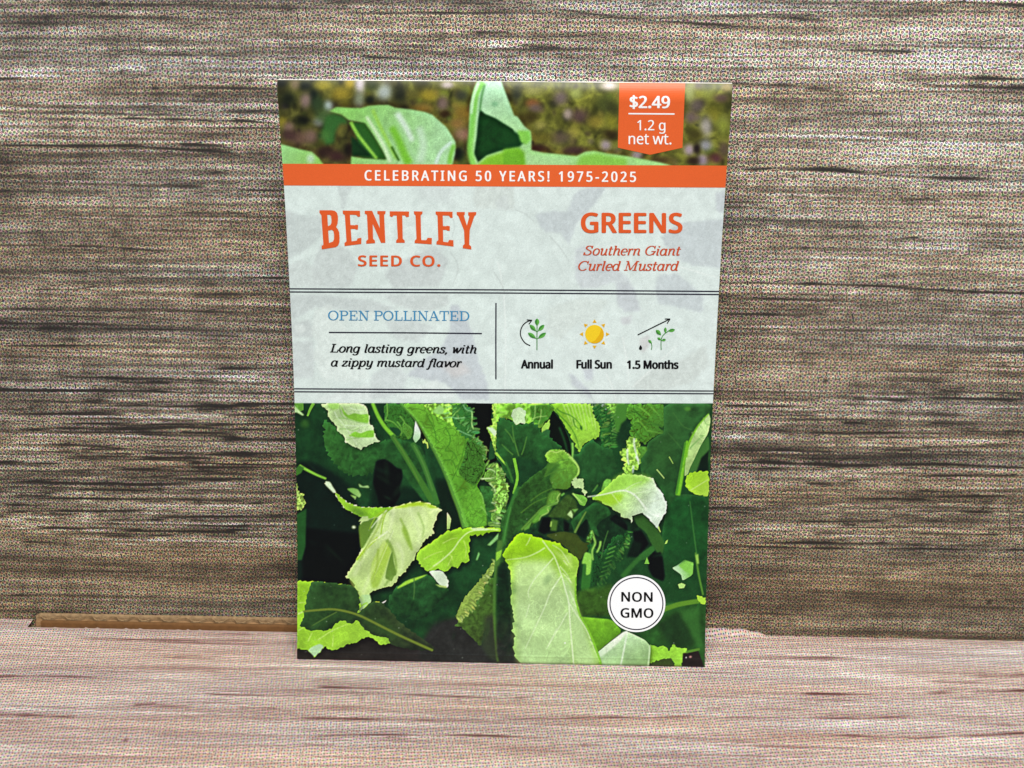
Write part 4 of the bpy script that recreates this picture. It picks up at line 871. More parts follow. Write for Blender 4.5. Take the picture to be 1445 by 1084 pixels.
paint(C_(140, 782, 165, 760, 215, 740, 242, 755, 222, 790, 180, 826, 155, 800), (170, 206, 160), soft=.3); line(C_(70, 545, 105, 530), 2.4, 2, (200, 228, 150), soft=.3)
for q in (c1(150, 800, 180, 740, 190, 720), c1(240, 790, 380, 700, 520, 640), c1(60, 700, 110, 670), c1(380, 850, 390, 740), c1(60, 440, 130, 435)):
    line(q, 1.5, .8, (208, 232, 150), soft=.4, alpha=.8)
# blade hanging down centre with crisped edge
paint(C_(1100, 620, 1240, 480, 1330, 310, 1372, 300, 1385, 600, 1385, 862, 1300, 640, 1275, 765, 1230, 712, 1195, 680, 1150, 632), (46, 84, 36), (48, 76, 40), ((680, 820), (680, 920)), jag=1.6, per=5, tex=('mottle', .25, 4))
paint(C_(1300, 560, 1385, 540, 1390, 860, 1330, 840, 1280, 760), (38, 50, 40), soft=2.5)
paint(C_(1362, 185, 1378, 235, 1340, 292, 1300, 345, 1285, 400, 1240, 480, 1182, 560, 1145, 600, 1112, 582, 1128, 515, 1160, 450, 1200, 400, 1300, 282, 1345, 222), (140, 172, 76), jag=2.4, per=6, tex=('mottle', .3, 4))
ruffle(C_(1372, 200, 1330, 290, 1285, 370, 1240, 460, 1180, 540, 1130, 585), 11, (206, 222, 132), (146, 178, 80), (64, 92, 34), -1, 11, 2.8)
paint(C_(1380, 80, 1450, 60, 1450, 862, 1385, 862, 1362, 500, 1360, 300), (34, 78, 38), soft=1, tex=('mottle', .2, 5)); line(C_(1405, 60, 1375, 300, 1365, 560, 1388, 860), 7, 2.5, (56, 102, 48), soft=1)
paint(D_(0, 240, 60, 190, 100, 330, 110, 620, 130, 830, 170, 885, 0, 885), (14, 40, 24), (34, 40, 36), ((715, 860), (715, 905)), soft=1.5, tex=('mottle', .25, 5))
paint(D_(0, 140, 40, 120, 30, 170, 0, 200), (140, 204, 60), soft=.4)
# shade behind the badge
paint(D_(520, 400, 600, 380, 760, 340, 760, 560, 560, 560), (36, 70, 28), soft=2, tex=('mottle', .2, 5)); paint(D_(650, 390, 700, 200, 860, 120, 960, 160, 800, 330), (18, 56, 32), soft=4, alpha=.7)
paint(D_(1010, 170, 1090, 130, 1110, 290, 1100, 330, 1030, 300, 1000, 240), BLK, soft=1.4); paint(D_(860, 170, 900, 60, 960, 80, 940, 170), (8, 24, 16), soft=1.5)
line(D_(830, 300, 930, 190, 1040, 100), 7, 6, (34, 84, 42), soft=1)
paint(D_(1100, 480, 1380, 440, 1380, 885, 1000, 740, 900, 640), (28, 70, 34), soft=2, tex=('mottle', .15, 7)); paint(D_(1060, 600, 1200, 520, 1290, 640, 1300, 760, 1120, 760), (20, 48, 26), soft=4)
paint(D_(1200, 520, 1330, 500, 1360, 800, 1300, 700), (38, 88, 44), soft=2.5, alpha=.8)
line(D_(1090, 520, 1200, 482, 1340, 458), 6.5, 6, (84, 134, 40), soft=.5); paint(D_(1318, 415, 1350, 432, 1380, 440, 1380, 485, 1350, 475, 1328, 460), (164, 214, 66), jag=1, per=5)
line(D_(1312, 140, 1332, 280, 1362, 420), 2.6, 2.2, (74, 128, 48), soft=.4); paint(D_(1310, 155, 1330, 150, 1335, 215, 1322, 215), (140, 190, 80), soft=.3)
paint(D_(1157, 242, 1190, 225, 1240, 188, 1262, 200, 1298, 208, 1292, 288, 1226, 326, 1218, 285), (176, 216, 168), (120, 190, 80), ((955, 800), (970, 795))); paint(D_(1200, 225, 1240, 188, 1298, 208, 1292, 285, 1240, 262), (128, 196, 80), soft=.5)
paint(D_(1196, 350, 1220, 340, 1246, 352, 1236, 374, 1206, 376), (170, 216, 120)); paint(D_(976, 215, 992, 170, 1008, 215), (120, 184, 72))
paint(D_(1000, 170, 1300, 90, 1310, 160, 1240, 195, 1170, 235, 1100, 160), (18, 60, 34), soft=1.5, alpha=.8)
# foreground leaf and its neighbours at the bottom
paint(D_(540, 560, 620, 568, 760, 580, 830, 660, 740, 730, 656, 800, 600, 660), (112, 174, 40), (96, 156, 36), ((830, 880), (850, 910)), soft=.5, tex=('mottle', .25, 5))
paint(D_(1005, 742, 1060, 762, 1110, 752, 1140, 792, 1160, 742, 1200, 770, 1256, 768, 1256, 800, 1222, 832, 1222, 896, 1180, 896, 1150, 832, 1090, 852, 1000, 900), (134, 194, 54), (140, 198, 60), ((920, 910), (960, 930)), jag=1.4, per=6, tex=('mottle', .2, 4))
paint(D_(960, 900, 1050, 850, 1150, 832, 1180, 900), (40, 62, 32), jag=1.4, per=6)
paint(D_(1228, 802, 1330, 785, 1372, 900, 1224, 900), (30, 24, 24), soft=.5); line(D_(1250, 795, 1340, 775), 3.5, 3, (70, 120, 44), soft=.5); blob(974, 927, 2, 1.6, (190, 140, 135), .9); blob(968, 928, 1, 1, (215, 215, 205), .9)
paint(D_(640, 900, 652, 810, 760, 722, 850, 655, 900, 676, 980, 716, 1018, 760, 1006, 900), (176, 210, 164), (150, 196, 120), ((880, 900), (900, 945)), tex=('mottle', .14, 8))
paint(D_(652, 812, 760, 722, 840, 660, 872, 655, 800, 740, 690, 830), (226, 238, 220), (200, 226, 190), ((870, 895), (845, 925)), soft=1.2); line(D_(862, 662, 845, 760, 818, 890), 3.5, 2.4, (216, 234, 210), soft=.7); line(D_(1012, 750, 1000, 890), 2, 2, (200, 226, 180), soft=.6)
LEAF = D_(38, 152, 92, 82, 130, 30, 165, 8, 240, 28, 330, 60, 430, 85, 442, 112, 502, 152, 546, 190, 540, 250, 525, 300, 525, 440, 556, 560, 602, 640, 650, 770, 700, 905, 168, 905, 168, 880, 130, 832, 110, 762, 126, 700, 105, 642, 120, 582, 105, 500, 95, 450, 105, 400, 95, 330, 100, 290, 80, 230, 65, 190)
paint(LEAF, (148, 204, 30), (164, 208, 112), ((760, 770), (775, 850)), jag=1.8, per=7, tex=('mottle', .1, 7))
paint(D_(110, 190, 350, 190, 420, 290, 470, 450, 500, 620, 510, 900, 150, 900, 130, 700, 120, 400), (196, 224, 168), (180, 216, 156), ((770, 800), (770, 940)), soft=5, alpha=.75, tex=('mottle', .15, 6))
paint(D_(430, 290, 480, 320, 520, 440, 560, 580, 660, 880, 520, 880, 490, 620), (178, 212, 150), soft=3, alpha=.8); paint(D_(350, 100, 430, 150, 500, 160, 500, 260, 440, 200), (178, 214, 110), soft=2, alpha=.8)
line(D_(525, 300, 524, 440, 556, 560, 604, 645, 655, 770, 690, 880), 2, 4, (126, 190, 50), soft=.8)
line(D_(305, 60, 345, 115, 385, 170, 430, 290, 455, 380, 478, 470, 488, 620, 512, 890), 1.8, 2.0, (226, 242, 208), soft=.4)
for q, w0 in ((D_(428, 295, 360, 400, 320, 500, 250, 650, 190, 775), 2.2), (D_(470, 535, 410, 640, 330, 775), 1.8), (D_(378, 175, 320, 240, 250, 320, 212, 395, 218, 440), 2.0), (D_(478, 470, 530, 550, 590, 640, 640, 760, 680, 860), 2.2), (D_(322, 108, 270, 140, 190, 172, 70, 188), 2.2), (D_(225, 40, 210, 75, 195, 95), 1.6), (D_(400, 640, 340, 760), 1.2), (D_(220, 480, 195, 570), 1.2), (D_(370, 90, 430, 130, 480, 210), 1.4), (D_(420, 230, 470, 290, 490, 340), 1.6)):
    line(q, w0, .9, (220, 240, 200), soft=.5, alpha=.9)
for q in (c3(570, 160, 640, 230, 660, 260), c3(580, 40, 620, 90), c3(640, 330, 700, 480)):
    line(q, 1.6, 1.0, (236, 246, 214), soft=.5, alpha=.8)
blob(797, 907.5, 1.2, 1.2, (236, 246, 236), .9)
line([(408, 934.5), (700, 938.5), (1000, 943.5)], 7, 7, (20, 22, 20), soft=1.5, alpha=.25)
rr = random.Random(31)
for i in range(46):                                        # stalks and leaf backs half lost in the dark
    x, y = rr.choice([(rr.uniform(418, 510), rr.uniform(640, 815)), (rr.uniform(530, 570), rr.uniform(650, 720)), (rr.uniform(560, 700), rr.uniform(840, 900)), (rr.uniform(770, 880), rr.uniform(700, 830)), (rr.uniform(700, 725), rr.uniform(820, 930))])
    c = rr.choice([(18, 48, 32), (14, 38, 28), (26, 62, 36)]); a = rr.uniform(-1.2, 1.2); L_ = rr.uniform(10, 34)
    blob(x, y, L_ * .5, rr.uniform(2, 6), c, rr.uniform(.12, .38), math.degrees(a) + 60)
# network of fine veins on the lit blades, then the print's own sharpening
yy_, xx_ = np.mgrid[0:CH, 0:CW]; gx_ = xx_ / S + X0; gy_ = yy_ / S + Y0
wx_ = gx_ + (pnoise(gx_, gy_, 14, 501) - .5) * 9; wy_ = gy_ + (pnoise(gx_, gy_, 14, 502) - .5) * 9
r1 = np.abs(pnoise(wx_, wy_, 7.5, 503) - .5); r2 = np.abs(pnoise(wx_, wy_, 5.5, 504) - .5); r3 = pnoise(wx_, wy_, 2.2, 505) - .5
lit = np.clip((CAN[..., 1] - 95) / 70, 0, 1); net = np.clip(1 - np.minimum(r1, r2) / .05, 0, 1)
gate = np.clip((pnoise(gx_, gy_, 22, 506) - .38) * 5, 0, 1)
CAN *= (1 + lit * (0.09 * net * gate * np.where(pnoise(gx_, gy_, 40, 507) > .45, 1, -1) + 0.05 * r3))[..., None]
dkm = np.clip((110 - CAN[..., 1]) / 60, 0, 1); CAN *= (1 + (np.clip((CAN[..., 1] - 30) / 26, 0, 1) * np.clip((140 - CAN[..., 1]) / 50, 0, 1) * np.clip((CAN[..., 1] - CAN[..., 0] - 4) / 14, 0, 1))[..., None] * np.array([.36, .20, -.02])); CAN *= (1 + dkm * (0.13 * r3 + 0.20 * (pnoise(gx_, gy_, 9, 508) - .5)))[..., None]
CAN += 0.6 * (CAN - boxblur(boxblur(CAN, 2), 2)) + 0.10 * (CAN - boxblur(CAN, 14))
CAN = np.clip(CAN, 0, 255)
# dust and scuffs on the print
rr = random.Random(77)
for i in range(70):
    blob(rr.uniform(416, 1000), rr.uniform(575, 935), .8, .8, (190, 205, 190), rr.uniform(.25, .7))

SHADE[0] = 0.0
# ---- pale panel: the picture carries on faintly beneath a white tint
def ghost(p, col=(193, 203, 202), alpha=.66, soft=1.5, jag=3.4):
    paint(p, col, jag=jag, per=10, soft=soft, alpha=alpha, tex=('mottle', .07, 5))
paint([(380, 262), (1046, 262), (1046, 569.6), (380, 569.2)], (215, 229, 225), (217, 230, 227), ((400, 300), (1000, 560)), tex=('mottle', .045, 12))
LG = (201, 211, 210)
ghost(p3(0, 160, 80, 190, 150, 210, 235, 195, 250, 240, 240, 330, 180, 390, 100, 450, 20, 480, -40, 300))
ghost(p3(340, 10, 445, 8, 402, 90, 392, 160, 370, 162, 362, 90), soft=1.2)
ghost(p3(1215, 10, 1470, 8, 1470, 160, 1232, 152, 1208, 110), (205, 215, 210)); ghost(p3(840, 10, 1100, 10, 1060, 120, 880, 100), LG, .5, 4)
ghost(p3(240, 380, 330, 380, 420, 420, 470, 520, 440, 640, 380, 662, 250, 655, 200, 600, 180, 520, 215, 440), (196, 205, 204)); ghost(p3(0, 520, 120, 480, 200, 540, 260, 655, 20, 655), (205, 215, 213))
ghost(p3(640, 570, 800, 470, 900, 430, 980, 425, 1052, 480, 1030, 560, 990, 655, 850, 655, 700, 660), (192, 200, 200)); ghost(p3(860, 400, 960, 390, 1040, 430, 900, 440), LG)
ghost(p5(30, 30, 250, 30, 420, 50, 560, 60, 640, 90, 720, 112, 640, 140, 480, 132, 330, 120, 200, 110, 60, 190, 35, 120), (194, 203, 203)); ghost(p5(640, 30, 1050, 30, 1050, 90, 960, 130, 830, 130, 700, 90), (198, 207, 206))
ghost(p5(40, 200, 180, 190, 190, 300, 60, 300), (196, 205, 205)); ghost(p5(50, 330, 190, 320, 200, 470, 190, 560, 60, 560), (200, 209, 209))
ghost(p5(1060, 90, 1120, 100, 1202, 260, 1240, 440, 1290, 560, 1315, 700, 1130, 700, 1090, 640, 1020, 592, 860, 560, 780, 545, 900, 440, 1010, 360, 1062, 250), (186, 193, 202)); ghost(p5(1000, 470, 1120, 440, 1200, 520, 1080, 560), (208, 200, 196), .45, 3)
ghost(p5(200, 130, 300, 88, 332, 150, 400, 250, 480, 300, 520, 480, 560, 565, 400, 585, 240, 560, 190, 420, 210, 340, 178, 262), (222, 233, 229)); ghost(p5(60, 230, 120, 215, 150, 260, 90, 280), (226, 236, 233))
ghost(p5(560, 540, 700, 470, 790, 540, 760, 640, 640, 690, 540, 690), (200, 209, 210)); ghost(p5(640, 200, 820, 190, 960, 230, 860, 330, 720, 310), (199, 208, 208)); ghost(p5(830, 620, 980, 570, 1080, 640, 1090, 690, 720, 690), (224, 234, 232))
ghost(p5(220, 690, 540, 600, 560, 700, 200, 705), (222, 232, 230))
for q in (p5(450, 200, 540, 320, 620, 400), p5(470, 180, 520, 230, 560, 330), p5(300, 330, 420, 350, 480, 440), p5(560, 140, 520, 250, 480, 280)):
    line(q, 1.4, .8, (226, 236, 232), soft=.5, alpha=.8)
GR = (189, 198, 203)
ghost(p4(240, 190, 330, 168, 440, 170, 482, 60, 560, 20, 690, 15, 620, 110, 500, 240, 450, 372, 420, 340, 400, 300, 300, 292, 258, 240), GR)
ghost(p4(1010, 330, 1130, 240, 1250, 230, 1420, 215, 1400, 520, 1200, 500, 1110, 452, 1045, 380), GR); ghost(p4(1000, 560, 1110, 550, 1200, 620, 1282, 700, 1270, 792, 1200, 780, 1080, 750, 1000, 740, 982, 650), GR)
ghost(p4(490, 400, 560, 380, 722, 520, 800, 560, 842, 630, 800, 640, 740, 600, 620, 640, 520, 642, 488, 580), (196, 203, 208)); ghost(p4(738, 600, 850, 640, 892, 780, 800, 792, 748, 750), (190, 196, 203))
ghost(p4(1350, 60, 1430, 35, 1420, 180, 1360, 172), (192, 199, 206)); ghost(p4(760, 830, 840, 810, 830, 860, 780, 870), (198, 200, 205)); ghost(p4(0, 100, 60, 60, 90, 160, 0, 160), LG, .6)
ghost(p6(480, 490, 560, 560, 602, 600, 622, 662, 560, 602, 498, 570), (192, 199, 208)); ghost(p6(560, 470, 630, 470, 620, 540, 580, 540), (194, 200, 210)); ghost(p6(860, 580, 960, 480, 1130, 430, 1300, 330, 1320, 450, 1200, 560, 1000, 610), (203, 213, 209), .7)
ghost(p6(900, 290, 960, 270, 960, 340, 920, 380), (203, 205, 205), .8); ghost(p6(350, 110, 560, 40, 720, 60, 640, 180, 520, 200, 430, 300, 340, 250), (208, 219, 214), .6)
for q in (p4(1130, 510, 1250, 545, 1385, 585), p4(10, 480, 30, 560, 35, 640), p6(90, 30, 100, 300, 95, 660), p6(800, 280, 830, 440, 840, 570), p6(860, 580, 1000, 450, 1130, 330), p6(700, 500, 740, 580, 760, 660), p4(840, 360, 830, 480)):
    line(q, 2.0, 1.2, (230, 239, 236), soft=.7, alpha=.8)
for q in (p3(1080, 220, 1090, 270, 1075, 340), p3(1060, 430, 1105, 500, 1110, 560, 1080, 640), p4(330, 320, 400, 400, 450, 480), p4(120, 160, 180, 185, 240, 240), p6(600, 610, 625, 660, 640, 700), p3(1340, 560, 1390, 640, 1410, 700)):
    line(q, 1.2, .7, (172, 180, 178), soft=.4, alpha=.6)

# ---- top strip: out of focus border, soft leaves
TOP = CAN[:int((236 - Y0) * S)]
paint([(380, 104), (1046, 104), (1046, 236), (380, 236)], (70, 70, 32), (96, 98, 38), ((420, 0), (820, 0)), tex=('mottle', .5, 12))
rr = random.Random(3)
for i in range(210):
    x = rr.uniform(384, 1044); y = rr.uniform(106, 234); d = np.clip((x - 430) / 200, 0, 1)
    c = rr.choice([(128, 128, 40), (104, 96, 52), (60, 52, 36), (104, 94, 84), (86, 104, 38), (34, 36, 22), (136, 126, 54), (112, 124, 44)])
    c = tuple(v * (0.55 + 0.45 * d) for v in c)
    r_ = rr.uniform(3, 9); blob(x, y, r_, r_ * rr.uniform(.6, 1.4), c, rr.uniform(.35, .8), rr.uniform(0, 90))
TB = [(t1, 90, 100, 60, 50, (22, 26, 20)), (t1, 370, 130, 70, 60, (22, 28, 26)), (t1, 170, 280, 90, 80, (18, 24, 18)), (t1, 460, 240, 60, 90, (18, 26, 24)), (t1, 340, 520, 80, 55, (14, 18, 12)), (t1, 370, 300, 60, 80, (138, 116, 112)), (t1, 250, 110, 50, 60, (112, 98, 76)),
      (t1, 570, 120, 90, 60, (150, 140, 50)), (t1, 780, 220, 110, 80, (150, 134, 44)), (t1, 870, 100, 60, 60, (172, 150, 50)), (t1, 990, 110, 60, 100, (214, 206, 210)), (t1, 980, 290, 60, 80, (130, 140, 116)), (t1, 1100, 290, 60, 50, (24, 30, 24)), (t1, 1260, 200, 90, 90, (170, 182, 180)), (t1, 1120, 130, 70, 60, (60, 70, 44)),
      (t1, 620, 360, 55, 60, (178, 196, 192)), (t1, 520, 540, 60, 50, (118, 122, 116)), (t1, 110, 540, 60, 60, (132, 122, 40)), (t1, 180, 600, 60, 60, (130, 106, 92)), (t1, 300, 720, 130, 80, (104, 78, 66)), (t1, 430, 700, 70, 70, (120, 96, 84)), (t1, 180, 690, 80, 60, (66, 44, 44)), (t1, 580, 470, 90, 80, (70, 100, 56)), (t1, 510, 340, 70, 90, (48, 70, 40)),
      (t1, 600, 870, 110, 60, (44, 28, 24)), (t1, 720, 930, 120, 60, (60, 36, 36)), (t1, 860, 850, 70, 80, (18, 14, 12)),
      (t2, 120, 220, 80, 100, (30, 34, 26)), (t2, 260, 240, 70, 60, (84, 82, 36)), (t2, 440, 240, 100, 70, (150, 134, 42)), (t2, 380, 380, 110, 50, (128, 104, 46)), (t2, 600, 330, 60, 80, (128, 108, 96)), (t2, 650, 120, 70, 40, (190, 178, 172)), (t2, 820, 240, 70, 60, (52, 56, 42)), (t2, 620, 450, 60, 40, (52, 36, 16)), (t2, 820, 440, 90, 80, (132, 106, 42)), (t2, 760, 560, 90, 60, (140, 108, 56)), (t2, 820, 680, 90, 70, (146, 112, 92)), (t2, 780, 900, 70, 90, (10, 22, 12)),
      (t3, 160, 220, 60, 90, (46, 50, 40)), (t3, 330, 330, 70, 50, (132, 84, 50)), (t3, 360, 390, 70, 50, (108, 90, 84)), (t3, 300, 490, 100, 70, (56, 48, 18)), (t3, 650, 270, 80, 80, (110, 96, 96)), (t3, 860, 470, 100, 80, (84, 62, 64)), (t3, 730, 450, 50, 60, (168, 152, 140)), (t3, 1150, 330, 100, 100, (66, 74, 34)), (t3, 820, 220, 70, 60, (150, 160, 84)), (t3, 330, 190, 110, 50, (140, 140, 76)), (t3, 420, 580, 60, 50, (146, 142, 70)), (t3, 800, 650, 70, 70, (150, 144, 60)), (t3, 650, 720, 120, 70, (92, 78, 64)), (t3, 440, 720, 110, 60, (96, 90, 32)), (t3, 400, 840, 120, 50, (56, 34, 24)), (t3, 800, 860, 130, 50, (66, 46, 44)), (t3, 1160, 800, 60, 60, (150, 136, 146)), (t3, 1220, 680, 90, 60, (44, 34, 16)), (t3, 1050, 540, 90, 70, (136, 124, 48)), (t3, 1240, 520, 60, 90, (130, 128, 40)), (t3, 1200, 130, 90, 50, (214, 200, 196)),
      (t4, 1080, 190, 80, 70, (128, 134, 60)), (t4, 960, 320, 90, 80, (96, 84, 84)), (t4, 1230, 240, 80, 50, (84, 66, 60)), (t4, 1140, 400, 90, 80, (118, 116, 40)), (t4, 900, 450, 70, 70, (104, 88, 88)), (t4, 1060, 560, 70, 110, (176, 170, 162)), (t4, 1250, 540, 80, 100, (134, 146, 50)), (t4, 940, 650, 90, 80, (66, 62, 26)), (t4, 880, 810, 60, 60, (168, 150, 164)), (t4, 1060, 760, 70, 60, (150, 150, 156)), (t4, 1020, 920, 60, 60, (160, 144, 164)), (t4, 960, 800, 40, 60, (34, 24, 28)), (t4, 1170, 900, 80, 60, (88, 50, 50)), (t4, 1260, 800, 60, 80, (90, 74, 60)), (t4, 920, 930, 80, 50, (44, 30, 24)), (t4, 880, 190, 60, 90, (150, 156, 100)), (t4, 50, 360, 60, 80, (60, 64, 30)), (t4, 300, 870, 60, 50, (150, 140, 146)), (t4, 560, 920, 110, 50, (76, 66, 36)), (t4, 1290, 120, 60, 50, (140, 124, 60))]
for fn, x, y, rx, ry, c in TB:
    (qx, qy), = fn(x, y); k = 8.0; blob(qx, qy, rx / k * 1.1, ry / k * 1.1, c, .85)
paint(t1(80, 790, 180, 815, 300, 850, 440, 880, 520, 950, 600, 1060, 80, 1060), (150, 206, 130), (140, 196, 96), ((400, 210), (450, 232)), soft=1.4); blob(438, 224, 6, 7, (196, 222, 200), .7)
paint(t1(560, 640, 600, 480, 690, 440, 800, 470, 860, 560, 760, 560, 710, 650, 690, 780, 600, 800), (52, 100, 44), soft=2.5); blob(458, 192, 9, 9, (70, 118, 52), .7)
LF = t1(640, 420, 720, 372, 860, 382, 1000, 385, 1080, 360, 1200, 350, 1310, 350) + t2(60, 380, 240, 400, 400, 430, 480, 460, 560, 530, 640, 600, 700, 690, 745, 770, 740, 900, 700, 1060) + t1(880, 1060, 890, 930, 1000, 950, 1290, 965, 1230, 850, 1120, 670, 1040, 560, 960, 540, 860, 520, 780, 460)
paint(LF, (134, 194, 100), (166, 214, 158), ((500, 150), (620, 190)), soft=1.3, tex=('mottle', .08, 9))
paint(t1(900, 540, 1040, 555, 1120, 670, 1230, 850, 1290, 965, 1180, 960, 1000, 940, 930, 850, 960, 760), (44, 96, 34), soft=1.6); line(t1(880, 540, 960, 680, 1090, 850, 1180, 960), 5, 4, (130, 190, 70), soft=1.4); paint(t1(890, 700, 960, 760, 1120, 930, 900, 930), (16, 52, 22), soft=1.8)
line(t1(1130, 400, 1200, 560, 1280, 720, 1400, 960), 5, 4, (150, 206, 90), soft=1.8); line(t2(20, 600, 100, 750, 160, 900, 220, 1020), 9, 12, (120, 190, 60), soft=2.5); line(t2(20, 820, 60, 900, 105, 980), 3, 3, (60, 110, 30), soft=1)
line(t1(1060, 480, 1160, 640, 1260, 820, 1330, 1000), 4, 5, (196, 228, 180), soft=1.5); line(t2(80, 440, 180, 600, 260, 760), 9, 7, (204, 230, 206), soft=2.5); line(t2(330, 600, 380, 800, 340, 1000), 10, 12, (186, 222, 184), soft=3); line(t2(700, 770, 580, 880, 520, 1020), 4, 5, (200, 230, 210), soft=1.8); line(t2(730, 800, 690, 920, 680, 1020), 5, 7, (124, 190, 80), soft=1.8)
LW = t2(1000, 70, 1260, 70, 1330, 260, 1410, 470) + t3(160, 480, 240, 590, 310, 650, 320, 740, 320, 860, 450, 890, 700, 915, 830, 930, 930, 880, 1030, 870, 1180, 900, 1400, 930) + t4(300, 900, 560, 950, 700, 990, 0, 1000) + t2(1400, 1060, 960, 1060, 920, 1000, 900, 600, 910, 350, 960, 150)
paint(LW, (176, 220, 184), (156, 208, 130), ((690, 120), (720, 230)), soft=1.3, tex=('mottle', .06, 8))
paint(t2(1020, 400, 1080, 450, 1200, 500, 1390, 620, 1405, 640, 1405, 830, 1220, 880, 1100, 920, 1000, 1000, 955, 900, 985, 700, 1000, 520) , (16, 58, 22), soft=1.2, tex=('mottle', .15, 7)); paint(t3(0, 590, 110, 640, 220, 700, 250, 760, 180, 830, 60, 850, 0, 830), (20, 66, 26), soft=1.5)
paint(t3(160, 640, 300, 640, 320, 740, 260, 800, 200, 770), (128, 196, 80), soft=1.6)
line(t2(1060, 90, 980, 220, 950, 420, 930, 640, 910, 860, 950, 1040), 9, 8, (126, 198, 84), soft=1.6, alpha=.9); line(t2(1075, 120, 1040, 260, 1020, 420), 3, 3, (96, 156, 90), soft=1); line(t2(1010, 100, 950, 260, 925, 450), 4, 3, (190, 230, 180), soft=1.2)
blob(698, 147, 5, 4, (120, 176, 130), .7); paint(t2(1100, 940, 1250, 890, 1405, 850, 1405, 1060, 960, 1060), (126, 188, 50), soft=2); paint(t3(0, 850, 180, 830, 250, 900, 250, 1060, 0, 1060), (110, 176, 44), soft=2)
paint(t3(880, 920, 1060, 890, 1180, 920, 1400, 950, 1400, 1060, 820, 1060), (126, 190, 56), soft=3, alpha=.7); paint(t3(240, 900, 500, 920, 800, 960, 700, 1060, 300, 1060), (168, 216, 150), soft=2.5, alpha=.8)
# fine screen grain of the print
rg = np.random.default_rng(2)
CAN *= (1 + 0.05 * (vnoise(CH, CW, 2.2, 2.2, 91) - .5) + 0.035 * rg.standard_normal((CH, CW)))[..., None]
TOP[:] = np.clip(TOP + 0.35 * (TOP - boxblur(TOP, 16)), 0, 255)
TOP *= (1 + 0.16 * (vnoise(TOP.shape[0], CW, 1.7, 1.7, 92) - .5))[..., None]
CAN = np.clip(CAN, 0, 255)

def sample_canvas(px):
    x = np.clip((px[..., 0] - X0) * S - .5, 0, CW - 1.001); y = np.clip((px[..., 1] - Y0) * S - .5, 0, CH - 1.001)
    xi, yi = x.astype(int), y.astype(int); fx_, fy_ = (x - xi)[..., None], (y - yi)[..., None]
    return (CAN[yi, xi] * (1 - fx_) + CAN[yi, xi + 1] * fx_) * (1 - fy_) + (CAN[yi + 1, xi] * (1 - fx_) + CAN[yi + 1, xi + 1] * fx_) * fy_

PRINT_WHITE = 1.0      # how bright the picture's white reads on the sheet
def ink(c): return np.clip(srgb(c) * 0.90 / PRINT_WHITE, 0, 0.92)

def gloss_paper(name, rgb=None):
    t = NT(name); b = t.bsdf
    co = t.n('ShaderNodeTexCoord').outputs['Object']
    if rgb is None:
        b_in = t.n('ShaderNodeAttribute', attribute_name='print').outputs['Color']
        t.put(b.inputs['Base Color'], b_in)
    else:
        nz = t.maprange(t.noise(co, 6500.0, 2.0), .3, .7, .94, 1.06)
        mx = t.n('ShaderNodeVectorMath', operation='SCALE'); mx.inputs[0].default_value = tuple(ink(rgb)); t.put(mx.inputs['Scale'], nz)
        t.put(b.inputs['Base Color'], mx.outputs[0])
    b.inputs['Roughness'].default_value = 0.36; b.inputs['Specular IOR Level'].default_value = 0.26
    bn = t.n('ShaderNodeBump'); bn.inputs['Strength'].default_value = 0.12; bn.inputs['Distance'].default_value = 0.0003
    t.put(bn.inputs['Height'], t.noise(co, 260.0, 4.0)); t.put(b.inputs['Normal'], bn.outputs[0])
    return t.mat

GW, GH = 780, 1070
gx = np.linspace(-W / 2, W / 2, GW); gz = np.linspace(0, H, GH)
GX, GZ = np.meshgrid(gx, gz)
flat = GX[..., None] * np.array([1., 0, 0]) + GZ[..., None] * UP + sheet_height(GX, GZ)[..., None] * NRM
front = grid_ob('front_panel', local_pts(GX, GZ), ink(sample_canvas(project(flat))), gloss_paper('printed_paper'), packet, flip=True)
# back sheet, folded edges
paper = plain('paper_white', (236, 234, 226), 0.6, 0.4, 0.1, 1500)
nb = 40; bxs = np.linspace(-W / 2, W / 2, nb); bzs = np.linspace(0, H, nb); BXX, BZZ = np.meshgrid(bxs, bzs)
def back_y(x, z):
    hh = puff(x, z)
    return bow(z) + np.where(hh > 0, 0.0003 + 0.3 * hh, 0.0003 - hh)
bzs = np.concatenate([np.linspace(0, H - 0.0036, nb - 12), np.linspace(H - 0.0034, H, 12)]); BXX, BZZ = np.meshgrid(bxs, bzs)
back = np.stack([BXX, back_y(BXX, BZZ), BZZ], -1)
me_v = back.reshape(-1, 3); fcs = [(i * nb + j, i * nb + j + 1, (i + 1) * nb + j + 1, (i + 1) * nb + j) for i in range(nb - 1) for j in range(nb - 1)]
mesh_ob('back_panel', me_v, fcs, paper, packet, True)
v, f = [], []
def rim(pa, pb):
    k0 = len(v)
    for i, (x, z) in enumerate(zip(pa, pb)):
        hh = float(sheet_height(np.array(x), np.array(z))); v.append((x, -hh, z)); v.append((x, float(back_y(np.array(x), np.array(z))), z))
        if i: k = k0 + 2 * i; f.append((k - 2, k, k + 1, k - 1))
ts = np.linspace(-W / 2, W / 2, 60); tz = np.linspace(0, H, 60)
rim(ts, 0 * ts + H); rim(ts[::-1], 0 * ts); rim(0 * tz - W / 2, tz); rim(0 * tz + W / 2, tz[::-1])
mesh_ob('folded_edge', v, f, paper, packet)
